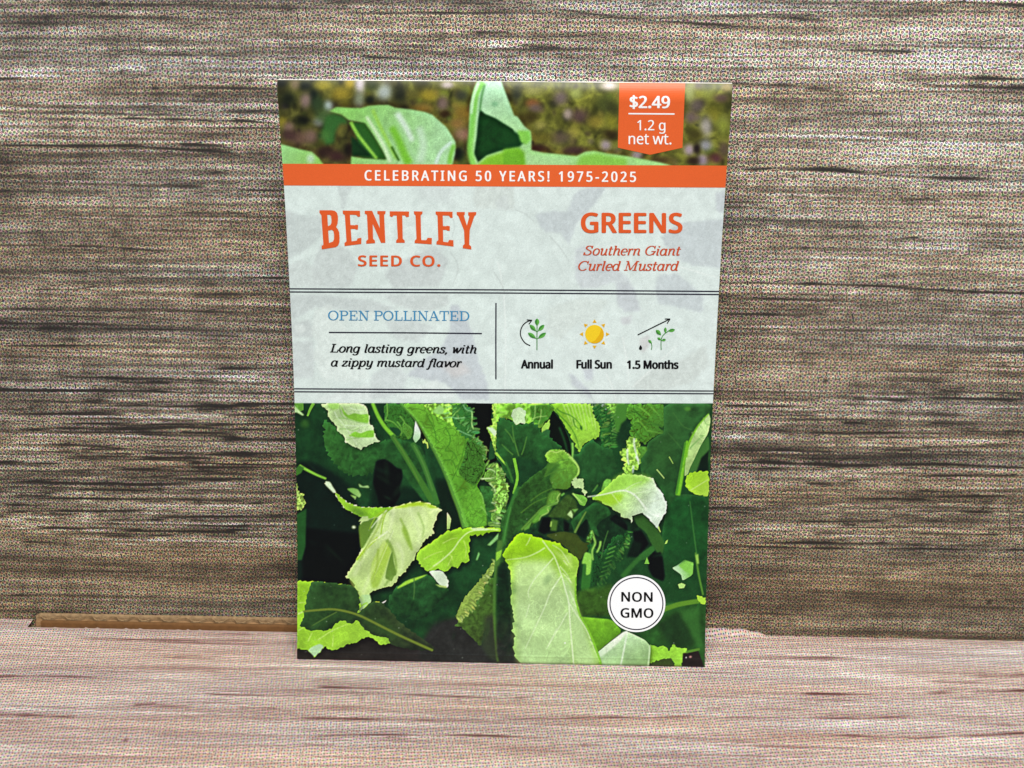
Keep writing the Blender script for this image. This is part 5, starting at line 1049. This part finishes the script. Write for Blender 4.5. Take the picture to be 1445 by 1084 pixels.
# thin paper lip along the very top
lipx = np.linspace(-W / 2, W / 2, 120); rg = np.random.default_rng(6); lh = 0.00006 + 0.00008 * np.interp(np.arange(120), np.arange(0, 120, 6), rg.random(20))
tp = local_pts(lipx, 0 * lipx + H, 0.00002)
v = [tuple(q) for q in tp] + [(q[0], q[1] + 0.0002, q[2] + l) for q, l in zip(tp, lh)]
f = [(i, i + 1, 121 + i, 120 + i) for i in range(119)]
mesh_ob('top_lip', v, f, paper, packet)

# ------------------------------------------------------------------ seed packet: flat colour print and lettering
ORANGE = gloss_paper('orange_ink', (228, 100, 48)); WHITE_INK = gloss_paper('white_ink', (250, 250, 250)); ORANGE_TXT = gloss_paper('orange_lettering_ink', (222, 92, 42))
RUST = gloss_paper('rust_lettering_ink', (198, 80, 44)); BLUE = gloss_paper('blue_lettering_ink', (66, 140, 184)); BLACK = gloss_paper('black_ink', (10, 8, 12)); NAVY = gloss_paper('navy_ink', (30, 27, 48))
GREEN_A = gloss_paper('leaf_green_ink', (94, 172, 70)); GREEN_B = gloss_paper('deep_green_ink', (60, 132, 52)); SUN_A = gloss_paper('yellow_ink', (240, 204, 40)); SUN_B = gloss_paper('amber_ink', (226, 176, 24)); BADGE = gloss_paper('badge_white_ink', (250, 252, 255))

def lay(name, px, faces, mat, off, parent, stag=None):
    """Printed shape given in photo pixels, laid on the sheet off metres proud."""
    s = px_to_sheet(np.asarray(px, float))
    o = 0 * s[:, 0] + off + (0 if stag is None else np.asarray(stag))
    h = sheet_height(s[:, 0], s[:, 1]) + o
    return mesh_ob(name, np.stack([s[:, 0], -h, s[:, 1]], -1), faces, mat, parent)

def ribbon(pts, w, V, F, G, st, closed=False):
    p = np.asarray(pts, float)
    if closed: p = np.vstack([p, p[:1]])
    t = np.gradient(p, axis=0)
    if closed: t[0] = t[-1] = p[1] - p[-2]
    t /= np.maximum(np.hypot(t[:, 0], t[:, 1])[:, None], 1e-9); nm = np.stack([-t[:, 1], t[:, 0]], -1)
    w = np.broadcast_to(np.asarray(w, float), (len(p),))[:, None] / 2
    k = len(V)
    for a, b in zip(p + nm * w, p - nm * w): V.append(tuple(a)); V.append(tuple(b)); G += [st, st]
    for i in range(len(p) - 1): F.append((k + 2 * i, k + 2 * i + 2, k + 2 * i + 3, k + 2 * i + 1))

def dense(pts, step=6.0):
    out = []
    for (x0, y0), (x1, y1) in zip(pts[:-1], pts[1:]):
        n = max(1, int(math.hypot(x1 - x0, y1 - y0) / step))
        out += [(x0 + (x1 - x0) * i / n, y0 + (y1 - y0) * i / n) for i in range(n)]
    return out + [pts[-1]]
def rule(name, pts, w, mat, parent, off=5e-5):
    V, F, G = [], [], []; ribbon(dense(pts), w, V, F, G, 0.0)
    return lay(name, V, F, mat, off, parent)
def band(name, tl, tr, br, bl, mat, off, parent, nx_=90, ny_=6):
    V = []; F = []
    for j in range(ny_ + 1):
        for i in range(nx_ + 1):
            a, b = i / nx_, j / ny_
            V.append([(tl[k] * (1 - a) + tr[k] * a) * (1 - b) + (bl[k] * (1 - a) + br[k] * a) * b for k in (0, 1)])
    for j in range(ny_):
        for i in range(nx_):
            k = j * (nx_ + 1) + i; F.append((k, k + nx_ + 1, k + nx_ + 2, k + 1))
    return lay(name, V, F, mat, off, parent)
def polys(name, loops_list, mat, off, parent):
    """Flat shapes, each a list of loops (outline, holes)."""
    V, F = [], []
    for loops in loops_list:
        k = len(V); tri = tessellate_polygon([[Vector((x, y, 0)) for x, y in lp] for lp in loops])
        for lp in loops: V += lp
        F += [tuple(k + i for i in t_) for t_ in tri]
    return lay(name, V, F, mat, off, parent)

# sans lettering from Blender's own fonts
FONT_DIR = bpy.utils.system_resource('DATAFILES', path='fonts') or ''
def get_font(fn):
    try: return bpy.data.fonts.load(os.path.join(FONT_DIR, fn), check_existing=True)
    except Exception: return None
SANS = get_font('NotoSansMath-Regular.woff2')
def flat_text(body, space=1.0):
    cu = bpy.data.curves.new('lettering', 'FONT'); cu.body = body; cu.space_character = space; cu.resolution_u = 5
    if SANS: cu.font = SANS
    o = bpy.data.objects.new('lettering', cu); COL.objects.link(o); bpy.context.view_layer.update()
    me = bpy.data.meshes.new_from_object(o.evaluated_get(bpy.context.evaluated_depsgraph_get()))
    V = np.array([v_.co[:2] for v_ in me.vertices]); F = [tuple(p_.vertices) for p_ in me.polygons]
    bpy.data.objects.remove(o); bpy.data.curves.remove(cu); bpy.data.meshes.remove(me)
    return V, F
CAPV, _ = flat_text('H'); CAP = CAPV[:, 1].max()
def sans(name, body, xl, xr, ytop, yb0, yb1, mat, parent, bold=0.0, space=1.0, off=6e-5, stretch=1.0):
    """Line of sans lettering: x from xl to xr, cap top ytop, baseline yb0 (left) to yb1 (right); bold thickens strokes by that many px."""
    V, F = flat_text(body, space)
    x0, x1 = V[:, 0].min(), V[:, 0].max(); t = (V[:, 0] - x0) / (x1 - x0)
    xl2, xr2 = xl + bold * .8, xr - bold * .8
    px = np.stack([xl2 + t * (xr2 - xl2), yb0 + (yb1 - yb0) * t - V[:, 1] / CAP * (yb0 - ytop) * stretch], -1)
    PV, PF, G = [], [], []
    sh = [(0, 0)] + ([(bold * math.cos(a), bold * .55 * math.sin(a)) for a in np.linspace(0, 2 * math.pi, 8, endpoint=False)] if bold else [])
    for i, (dx_, dy_) in enumerate(sh):
        k = len(PV); PV += [(q[0] + dx_, q[1] + dy_) for q in px]; PF += [tuple(k + j for j in q) for q in F]; G += [i * 2.5e-6] * len(px)
    return lay(name, PV, PF, mat, off, parent, G)

# bracketed slab lettering drawn with a broad pen
def el(cx, cy, rx, ry, a0=0, a1=360, n=22):
    return [(cx + rx * math.cos(math.radians(a0 + (a1 - a0) * i / n)), cy + ry * math.sin(math.radians(a0 + (a1 - a0) * i / n))) for i in range(n + 1)]
def sm(*q):
    return [tuple(p_) for p_ in catmull([(a, b) for a, b in zip(q[::2], q[1::2])], False, 5)]
def st(*q):
    return [(a, b) for a, b in zip(q[::2], q[1::2])]
ARCH = lambda x: [sm(x, .42, x + .1, .62, x + .26, .69, x + .38, .58, x + .38, .3, x + .39, .1, x + .46, .02, x + .54, .07)]
HOOK = lambda x, top: [sm(x, top, x, .5, x, .14, x + .05, .02, x + .15, .06)]
GL = {
 'O': (1.06, [el(.52, .5, .44, .47)]), 'P': (.93, [st(.26, 0, .26, 1), st(.26, .965, .55, .965) + el(.55, .73, .29, .235, 90, -90, 12) + st(.55, .495, .26, .495), st(.05, .035, .52, .035), st(.05, .965, .28, .965)]),
 'E': (.95, [st(.25, 0, .25, 1), st(.05, .965, .82, .965), st(.25, .5, .62, .5), st(.05, .035, .84, .035), st(.82, 1, .82, .72), st(.84, 0, .84, .3), st(.62, .62, .62, .38)]),
 'N': (1.1, [st(.22, 0, .22, 1), st(.88, 0, .88, 1), st(.2, 1, .88, 0), st(.03, .965, .3, .965), st(.03, .035, .42, .035), st(.68, .965, 1.07, .965)]),
 'L': (.88, [st(.25, 0, .25, 1), st(.05, .965, .46, .965), st(.05, .035, .8, .035), st(.8, 0, .8, .34)]), 'I': (.52, [st(.26, 0, .26, 1), st(.05, .965, .47, .965), st(.05, .035, .47, .035)]),
 'A': (1.05, [st(.5, 1, .14, 0), st(.5, 1, .9, 0), st(.26, .33, .76, .33), st(0, .035, .32, .035), st(.66, .035, 1.06, .035)]), 'T': (.95, [st(.47, 0, .47, 1), st(.06, .965, .88, .965), st(.06, 1, .06, .7), st(.88, 1, .88, .7), st(.24, .035, .7, .035)]),
 'D': (1.04, [st(.25, 0, .25, 1), st(.05, .965, .5, .965) + el(.5, .5, .44, .465, 90, -90, 16) + st(.5, .035, .05, .035)]),
 'S': (.86, [sm(.7, .74, .64, .9, .44, .97, .24, .9, .2, .72, .4, .56, .62, .44, .72, .26, .6, .07, .4, .02, .2, .08, .12, .28), st(.72, 1, .72, .7), st(.11, 0, .11, .3)]),
 'G': (1.02, [el(.5, .5, .42, .475, 42, 345, 24), st(.86, .42, .86, .04), st(.58, .42, 1.0, .42), st(.82, 1, .82, .68)]), 'C': (.94, [el(.5, .5, .42, .475, 40, 318, 24), st(.82, 1, .82, .66)]),
 'M': (1.26, [st(.2, 0, .2, 1), st(.18, 1, .6, .06), st(.6, .06, .98, 1), st(1.0, 0, 1.0, 1), st(.03, .035, .38, .035), st(.8, .035, 1.2, .035), st(.03, .965, .22, .965), st(1.0, .965, 1.2, .965)]),
 'o': (.66, [el(.33, .35, .26, .335)]), 'u': (.72, [sm(.02, .62, .1, .68, .17, .66, .17, .3, .2, .08, .32, .02, .46, .1, .56, .3), *HOOK(.56, .69)]), 't': (.46, [sm(.2, .92, .19, .6, .19, .16, .26, .02, .42, .1), st(.03, .665, .42, .665)]),
 'h': (.72, [st(.16, 0, .16, 1), st(.02, .965, .18, .965), *ARCH(.16)]), 'e': (.62, [st(.08, .36, .56, .36), el(.33, .35, .25, .335, 2, 312, 20)]), 'r': (.5, [st(.16, 0, .16, .69), st(.02, .655, .18, .655), sm(.16, .4, .24, .6, .36, .68, .46, .62), st(.4, .62, .48, .56)]),
 'n': (.72, [st(.16, 0, .16, .69), st(.02, .655, .18, .655), *ARCH(.16)]), 'i': (.36, [*HOOK(.16, .69), st(.02, .655, .18, .655), st(.17, .85, .17, .98)]), 'a': (.72, [el(.31, .35, .23, .335), *HOOK(.56, .7)]),
 'l': (.36, [*HOOK(.16, 1.0), st(.02, .965, .18, .965)]), 'd': (.72, [el(.31, .35, .23, .335), *HOOK(.56, 1.0), st(.42, .965, .58, .965)]), 's': (.54, [sm(.44, .54, .38, .66, .24, .68, .12, .6, .16, .46, .32, .36, .45, .24, .42, .08, .26, .01, .12, .06, .07, .2), st(.46, .69, .46, .5), st(.06, 0, .06, .2)]),
 'g': (.72, [el(.31, .35, .23, .335), sm(.56, .69, .56, .3, .55, -.1, .44, -.27, .24, -.28, .1, -.18)]), 'z': (.58, [st(.08, .655, .5, .655), st(.5, .68, .06, .02), st(.06, .035, .54, .035), st(.08, .69, .08, .5), st(.54, 0, .54, .2)]),
 'p': (.72, [st(.16, .69, .16, -.3), st(.02, .655, .18, .655), st(.02, -.27, .34, -.27), el(.4, .35, .23, .335)]), 'y': (.7, [sm(.02, .62, .1, .68, .17, .66, .17, .3, .2, .08, .32, .02, .46, .1, .56, .3), sm(.56, .69, .56, .3, .54, -.1, .42, -.27, .24, -.28, .1, -.2)]),
 'm': (1.08, [st(.16, 0, .16, .69), st(.02, .655, .18, .655), sm(.16, .42, .26, .62, .4, .69, .52, .58, .52, .3, .52, 0), *ARCH(.52)]), 'f': (.44, [sm(.54, .9, .44, 1.0, .3, .94, .22, .7, .2, .3, .16, -.12, .06, -.28, -.06, -.22), st(.04, .665, .42, .665)]),
 'v': (.6, [sm(.03, .62, .1, .68, .16, .6, .26, .02), sm(.26, .02, .42, .28, .52, .52, .5, .69)]), 'w': (.9, [sm(.03, .62, .1, .68, .15, .6, .22, .02), st(.22, .02, .46, .66), st(.45, .66, .54, .02), sm(.54, .02, .72, .3, .82, .54, .8, .69)]), ',': (.3, [sm(.15, .1, .17, .0, .08, -.16)]),
}
def slab(name, body, xl, xr, ytop, yb0, yb1, mat, parent, shear=0.0, thick=.15, thin=.07, off=6e-5):
    pen = 0.0; V, F, G = [], [], []; q = 0
    for ch in body:
        if ch == ' ': pen += .38; continue
        adv, strokes = GL[ch]
        for s_ in strokes:
            p = np.asarray(s_, float); t = np.gradient(p, axis=0); ln = np.maximum(np.hypot(t[:, 0], t[:, 1]), 1e-9)
            w = thin + (thick - thin) * (np.abs(t[:, 1]) / ln) ** 1.3
            if len(p) == 2 and abs(p[0][0] - p[1][0]) < .02 and abs(p[0][1] - p[1][1]) < .4: w = w * 0 + thin * 1.15
            if ch in 'NMA' and len(p) == 2 and abs(p[0][1] - p[1][1]) > .8:
                thin_one = (ch == 'N' and abs(p[0][0] - p[1][0]) < .01) or (ch == 'A' and p[1][0] < .4) or (ch == 'M' and (p[1][0] < .3 or (p[0][0] < .7 and p[0][1] < .5)))
                w = w * 0 + (thin if thin_one else thick)
            if ch == 'i' and p[0][1] > .8: w = w * 0 + thick * 1.05
            p = np.stack([p[:, 0] + shear * p[:, 1] + pen, p[:, 1]], -1)
            ribbon(p, w, V, F, G, (q % 6) * 2.5e-6); q += 1
        pen += adv
    V = np.array(V); x0, x1 = V[:, 0].min(), V[:, 0].max(); t = (V[:, 0] - x0) / (x1 - x0)
    px = np.stack([xl + t * (xr - xl), yb0 + (yb1 - yb0) * t - V[:, 1] * (yb0 - ytop)], -1)
    return lay(name, px, F, mat, off, parent, G)

# anniversary band
banner = band('anniversary_band', (386, 231.4), (1040, 234.2), (1036, 265.2), (386, 262.0), ORANGE, 3e-5, packet)
# clip the band to the sheet's edges
s_ = np.array([v_.co for v_ in banner.data.vertices]); s_[:, 0] = np.clip(s_[:, 0], -W / 2 + 1e-5, W / 2 - 1e-5)
banner.data.vertices.foreach_set('co', s_.astype(np.float32).ravel())
sans('band_lettering', 'CELEBRATING 50 YEARS! 1975-2025', 514.6, 897.4, 240.8, 254.8, 257.0, WHITE_INK, banner, .55, 1.28)
# price tag
tagp = [(874.1, 115.2), (966.9, 115.6), (963, 208.5), (917, 218.8), (871.8, 209.0)]
V, F = [], []
for j in range(31):
    b = j / 30
    for i in range(21):
        a = i / 20; xt = tagp[0][0] * (1 - a) + tagp[1][0] * a; yt = tagp[0][1] * (1 - a) + tagp[1][1] * a
        xb = tagp[4][0] * (1 - a) + tagp[2][0] * a; yb_ = 208.8 + 10 * (1 - abs(a - .5) * 2)
        e = b ** .6; V.append((xt * (1 - b) + xb * b, yt * (1 - b) + yb_ * b))
for j in range(30):
    for i in range(20): k = j * 21 + i; F.append((k, k + 21, k + 22, k + 1))
price = lay('price_tag', V, F, ORANGE, 3e-5, packet)
s_ = np.array([v_.co for v_ in price.data.vertices]); s_[:, 2] = np.minimum(s_[:, 2], H - 2e-5)
price.data.vertices.foreach_set('co', s_.astype(np.float32).ravel())
sans('price_lettering', '$2.49', 888.6, 945.3, 136.2, 152.6, 152.8, WHITE_INK, price, .8)
rule('price_rule', [(886.8, 160.8), (951.8, 161.3)], 2.0, WHITE_INK, price, 6e-5)
sans('weight_lettering', '1.2 g', 899.2, 938.9, 170.0, 184.2, 184.4, WHITE_INK, price, .22)
sans('weight_lettering', 'net wt.', 887.0, 947.4, 188.4, 203.8, 204.2, WHITE_INK, price, .22)
# maker's arched lettering
k5 = zoomer(440, 285, 5.78)
BRAND = [
 [k5(63, 70, 165, 70, 190, 76, 207, 92, 213, 118, 214, 145, 210, 180, 199, 206, 214, 226, 224, 250, 227, 290, 226, 330, 216, 356, 195, 371, 82, 389, 80, 362, 95, 350, 78, 110, 63, 90), k5(127, 107, 148, 107, 158, 118, 161, 150, 160, 175, 152, 190, 132, 200), k5(134, 236, 163, 229, 177, 240, 182, 268, 182, 305, 172, 325, 141, 336)],
 [k5(252, 72, 393, 74, 395, 120, 377, 124, 362, 108, 311, 106, 316, 190, 352, 192, 360, 188, 378, 190, 376, 228, 360, 228, 352, 222, 318, 223, 325, 323, 366, 317, 374, 299, 405, 294, 404, 345, 268, 362, 266, 337, 283, 323, 270, 110, 254, 98)],
 [k5(432, 74, 492, 74, 555, 215, 550, 106, 535, 98, 535, 76, 602, 76, 600, 98, 590, 107, 600, 335, 565, 336, 497, 180, 500, 302, 515, 317, 516, 338, 444, 343, 444, 320, 460, 306, 450, 107, 432, 98)],
 [k5(636, 78, 794, 80, 792, 122, 774, 127, 758, 112, 738, 112, 742, 301, 758, 317, 758, 335, 688, 335, 688, 316, 702, 301, 692, 112, 668, 112, 655, 125, 636, 118)],
 [k5(832, 78, 903, 80, 902, 98, 888, 111, 892, 300, 895, 313, 933, 314, 945, 294, 980, 296, 978, 348, 838, 338, 840, 316, 854, 304, 846, 111, 834, 100)],
 [k5(1010, 80, 1148, 82, 1148, 132, 1131, 132, 1118, 114, 1068, 112, 1070, 198, 1095, 200, 1102, 196, 1126, 200, 1125, 238, 1105, 236, 1096, 230, 1070, 230, 1072, 326, 1110, 331, 1120, 312, 1155, 314, 1156, 366, 1016, 348, 1018, 325, 1032, 313, 1025, 113, 1010, 102)],
 [k5(1182, 84, 1248, 84, 1248, 104, 1240, 113, 1265, 195, 1285, 120, 1275, 108, 1276, 86, 1342, 84, 1340, 106, 1326, 118, 1288, 232, 1284, 350, 1300, 365, 1302, 390, 1232, 380, 1232, 358, 1246, 345, 1242, 235, 1196, 118, 1182, 106)]]
maker = polys('maker_lettering', BRAND, ORANGE_TXT, 5e-5, packet)
sans('maker_lettering', 'SEED CO.', 505.2, 621.4, 361.2, 375.6, 376.0, ORANGE_TXT, packet, .85, 1.12)
sans('title_lettering', 'GREENS', 819.9, 962.8, 301.3, 328.2, 328.6, ORANGE_TXT, packet, 1.55, 1.04)
slab('variety_lettering', 'Southern Giant', 822.8, 961.0, 347.0, 360.4, 360.8, RUST, packet, .26, .155, .08)
slab('variety_lettering', 'Curled Mustard', 815.8, 958.6, 368.7, 382.2, 382.2, RUST, packet, .26, .155, .08)
slab('pollination_lettering', 'OPEN POLLINATED', 462.9, 662.4, 438.6, 452.2, 453.0, BLUE, packet, 0.0, .15, .075)
slab('description_lettering', 'Long lasting greens, with', 465.6, 672.6, 485.6, 497.4, 499.0, BLACK, packet, .24, .185, .10)
slab('description_lettering', 'a zippy mustard flavor', 466.8, 652.2, 505.6, 517.2, 518.4, BLACK, packet, .24, .185, .10)
rule('rule_line', [(464, 469.4), (572, 469.9), (680, 471.0)], 1.75, NAVY, packet); rule('rule_line', [(699.9, 427.8), (699.7, 480), (699.8, 535.6)], 1.9, NAVY, packet)
def full_rule(pts): 
    o = rule('rule_line', pts, 1.7, NAVY, packet)
    s_ = np.array([v_.co for v_ in o.data.vertices]); s_[:, 0] = np.clip(s_[:, 0], -W / 2 + 1e-5, W / 2 - 1e-5)
    o.data.vertices.foreach_set('co', s_.astype(np.float32).ravel())
full_rule([(400, 407.8), (700, 409.3), (860, 410.4), (1030, 411.7)]); full_rule([(400, 412.2), (700, 413.7), (860, 414.8), (1030, 416.0)])
full_rule([(400, 548.8), (700, 550.6), (1030, 552.2)]); full_rule([(400, 553.0), (700, 554.6), (1030, 556.0)])
# little pictures with their captions
ki = zoomer(725, 440, 6.0208)
def leaf_loop(x0, y0, x1, y1, w, half=0):
    n = 10; d = np.array([x1 - x0, y1 - y0]); L = np.hypot(*d); nrm = np.array([-d[1], d[0]]) / L; out = []
    up = [np.array([x0, y0]) + d * i / n + nrm * w / 2 * math.sin(math.pi * (i / n) ** .85) for i in range(n + 1)]
    dn = [np.array([x0, y0]) + d * i / n - nrm * w / 2 * math.sin(math.pi * (i / n) ** .85) for i in range(n - 1, 0, -1)]
    if half: dn = []
    return [ki(*q)[0] for q in up + dn]
def strokes(name, lines, mat, parent, off=5e-5):
    V, F, G = [], [], []
    for i, (p, w) in enumerate(lines): ribbon(p, w / 6.0208, V, F, G, i * 2.5e-6)
    return lay(name, V, F, mat, off, parent, G)
def icon(name):
    e = bpy.data.objects.new(name, None); COL.objects.link(e); e.parent = packet; return e
an = icon('annual_icon')
lv = [(198, 58, 198, 122, 38), (135, 112, 192, 168, 34), (260, 112, 204, 168, 34), (120, 180, 192, 230, 34), (274, 180, 203, 230, 34)]
strokes('stem', [(ki(197, 328, 197, 220, 198, 100), 8), (ki(194, 232, 150, 205), 5), (ki(200, 232, 245, 205), 5), (ki(194, 172, 160, 140), 5), (ki(200, 172, 236, 140), 5)], GREEN_B, an, 4e-5)
polys('leaf', [[leaf_loop(*q)] for q in lv], GREEN_A, 5.5e-5, an); polys('leaf_shade', [[leaf_loop(*q, half=1)] for q in lv], GREEN_B, 6.5e-5, an)
strokes('arrow', [(catmull(ki(140, 290, 95, 265, 62, 215, 57, 170, 75, 120, 110, 88, 148, 74), False, 6), 9), (ki(110, 70, 153, 73), 8), (ki(155, 72, 128, 107), 8)], BLACK, an)
su = icon('sun_icon')
cx, cy = 686, 192
polys('sun_disc', [[[ki(cx + 80 * math.cos(a), cy + 79 * math.sin(a))[0] for a in np.linspace(0, 2 * math.pi, 44, endpoint=False)]]], SUN_A, 5e-5, su)
sh = [ki(cx + 80 * math.cos(a), cy + 79 * math.sin(a))[0] for a in np.linspace(-.85, 2.0, 24)] + ki(690, 245, 725, 200, 740, 160)
polys('sun_glow', [[sh]], SUN_B, 5.8e-5, su)
ry = []
for i in range(8):
    a = math.pi / 4 * i; c_, s2_ = math.cos(a), math.sin(a)
    ry.append([ki(cx + 97 * c_ - 18 * s2_, cy + 97 * s2_ + 18 * c_, cx + 128 * c_, cy + 126 * s2_, cx + 97 * c_ + 18 * s2_, cy + 97 * s2_ - 18 * c_)])
polys('sun_rays', ry, SUN_B, 5e-5, su)
gr = icon('growth_icon')
strokes('arrow', [(ki(1053, 198, 1324, 64), 9.5), (ki(1283, 63, 1329, 62), 8), (ki(1328, 62, 1302, 102), 8)], BLACK, gr)
polys('seed', [[ki(1077, 283, 1088, 300, 1091, 314, 1084, 325, 1075, 327, 1066, 322, 1063, 311, 1068, 298)]], BLACK, 5e-5, gr)
strokes('stem', [(catmull(ki(1168, 325, 1173, 295, 1166, 264), False, 5), 6.5), (catmull(ki(1252, 326, 1252, 245, 1270, 200, 1322, 160), False, 6), 7)], GREEN_B, gr, 4e-5)
lv = [(1143, 240, 1174, 272, 22), (1208, 156, 1252, 200, 34), (1288, 134, 1287, 182, 24), (1370, 154, 1308, 166, 28), (1220, 222, 1252, 242, 22), (1292, 236, 1254, 248, 22)]
polys('leaf', [[leaf_loop(*q)] for q in lv], GREEN_A, 5.5e-5, gr); polys('leaf_shade', [[leaf_loop(*q, half=1)] for q in lv], GREEN_B, 6.5e-5, gr)
sans('caption_lettering', 'Annual', 735.2, 780.2, 508.4, 519.8, 520.0, BLACK, packet, .85)
sans('caption_lettering', 'Full Sun', 813.4, 863.4, 508.6, 519.9, 520.0, BLACK, packet, .85)
sans('caption_lettering', '1.5 Months', 884.8, 957.4, 509.2, 520.2, 520.4, BLACK, packet, .85)
# round badge
bcx, bcy = 898.1, 851.9
rings = [(bcx, bcy)]; F = []; NR = 64
for j in range(1, 9):
    for i in range(NR): a = 2 * math.pi * i / NR; rings.append((bcx + 40.8 * j / 8 * math.cos(a), bcy + 40.3 * j / 8 * math.sin(a)))
for i in range(NR): F.append((0, 1 + (i + 1) % NR, 1 + i))
for j in range(7):
    for i in range(NR): a = 1 + j * NR; F.append((a + i, a + (i + 1) % NR, a + NR + (i + 1) % NR, a + NR + i))
badge = lay('badge', rings, F, BADGE, 3e-5, packet)
V, F, G = [], [], []; ribbon([(bcx + 37.3 * math.cos(a), bcy + 36.7 * math.sin(a)) for a in np.linspace(0, 2 * math.pi, 90, endpoint=False)], 1.6, V, F, G, 0, True)
lay('badge_ring', V, F, NAVY, 6e-5, badge)
sans('badge_lettering', 'NON', 876.8, 920.9, 835.8, 848.8, 849.2, BLACK, badge, .62, 1.05)
sans('badge_lettering', 'GMO', 875.7, 921.9, 858.6, 871.4, 871.8, BLACK, badge, .62, 1.05)
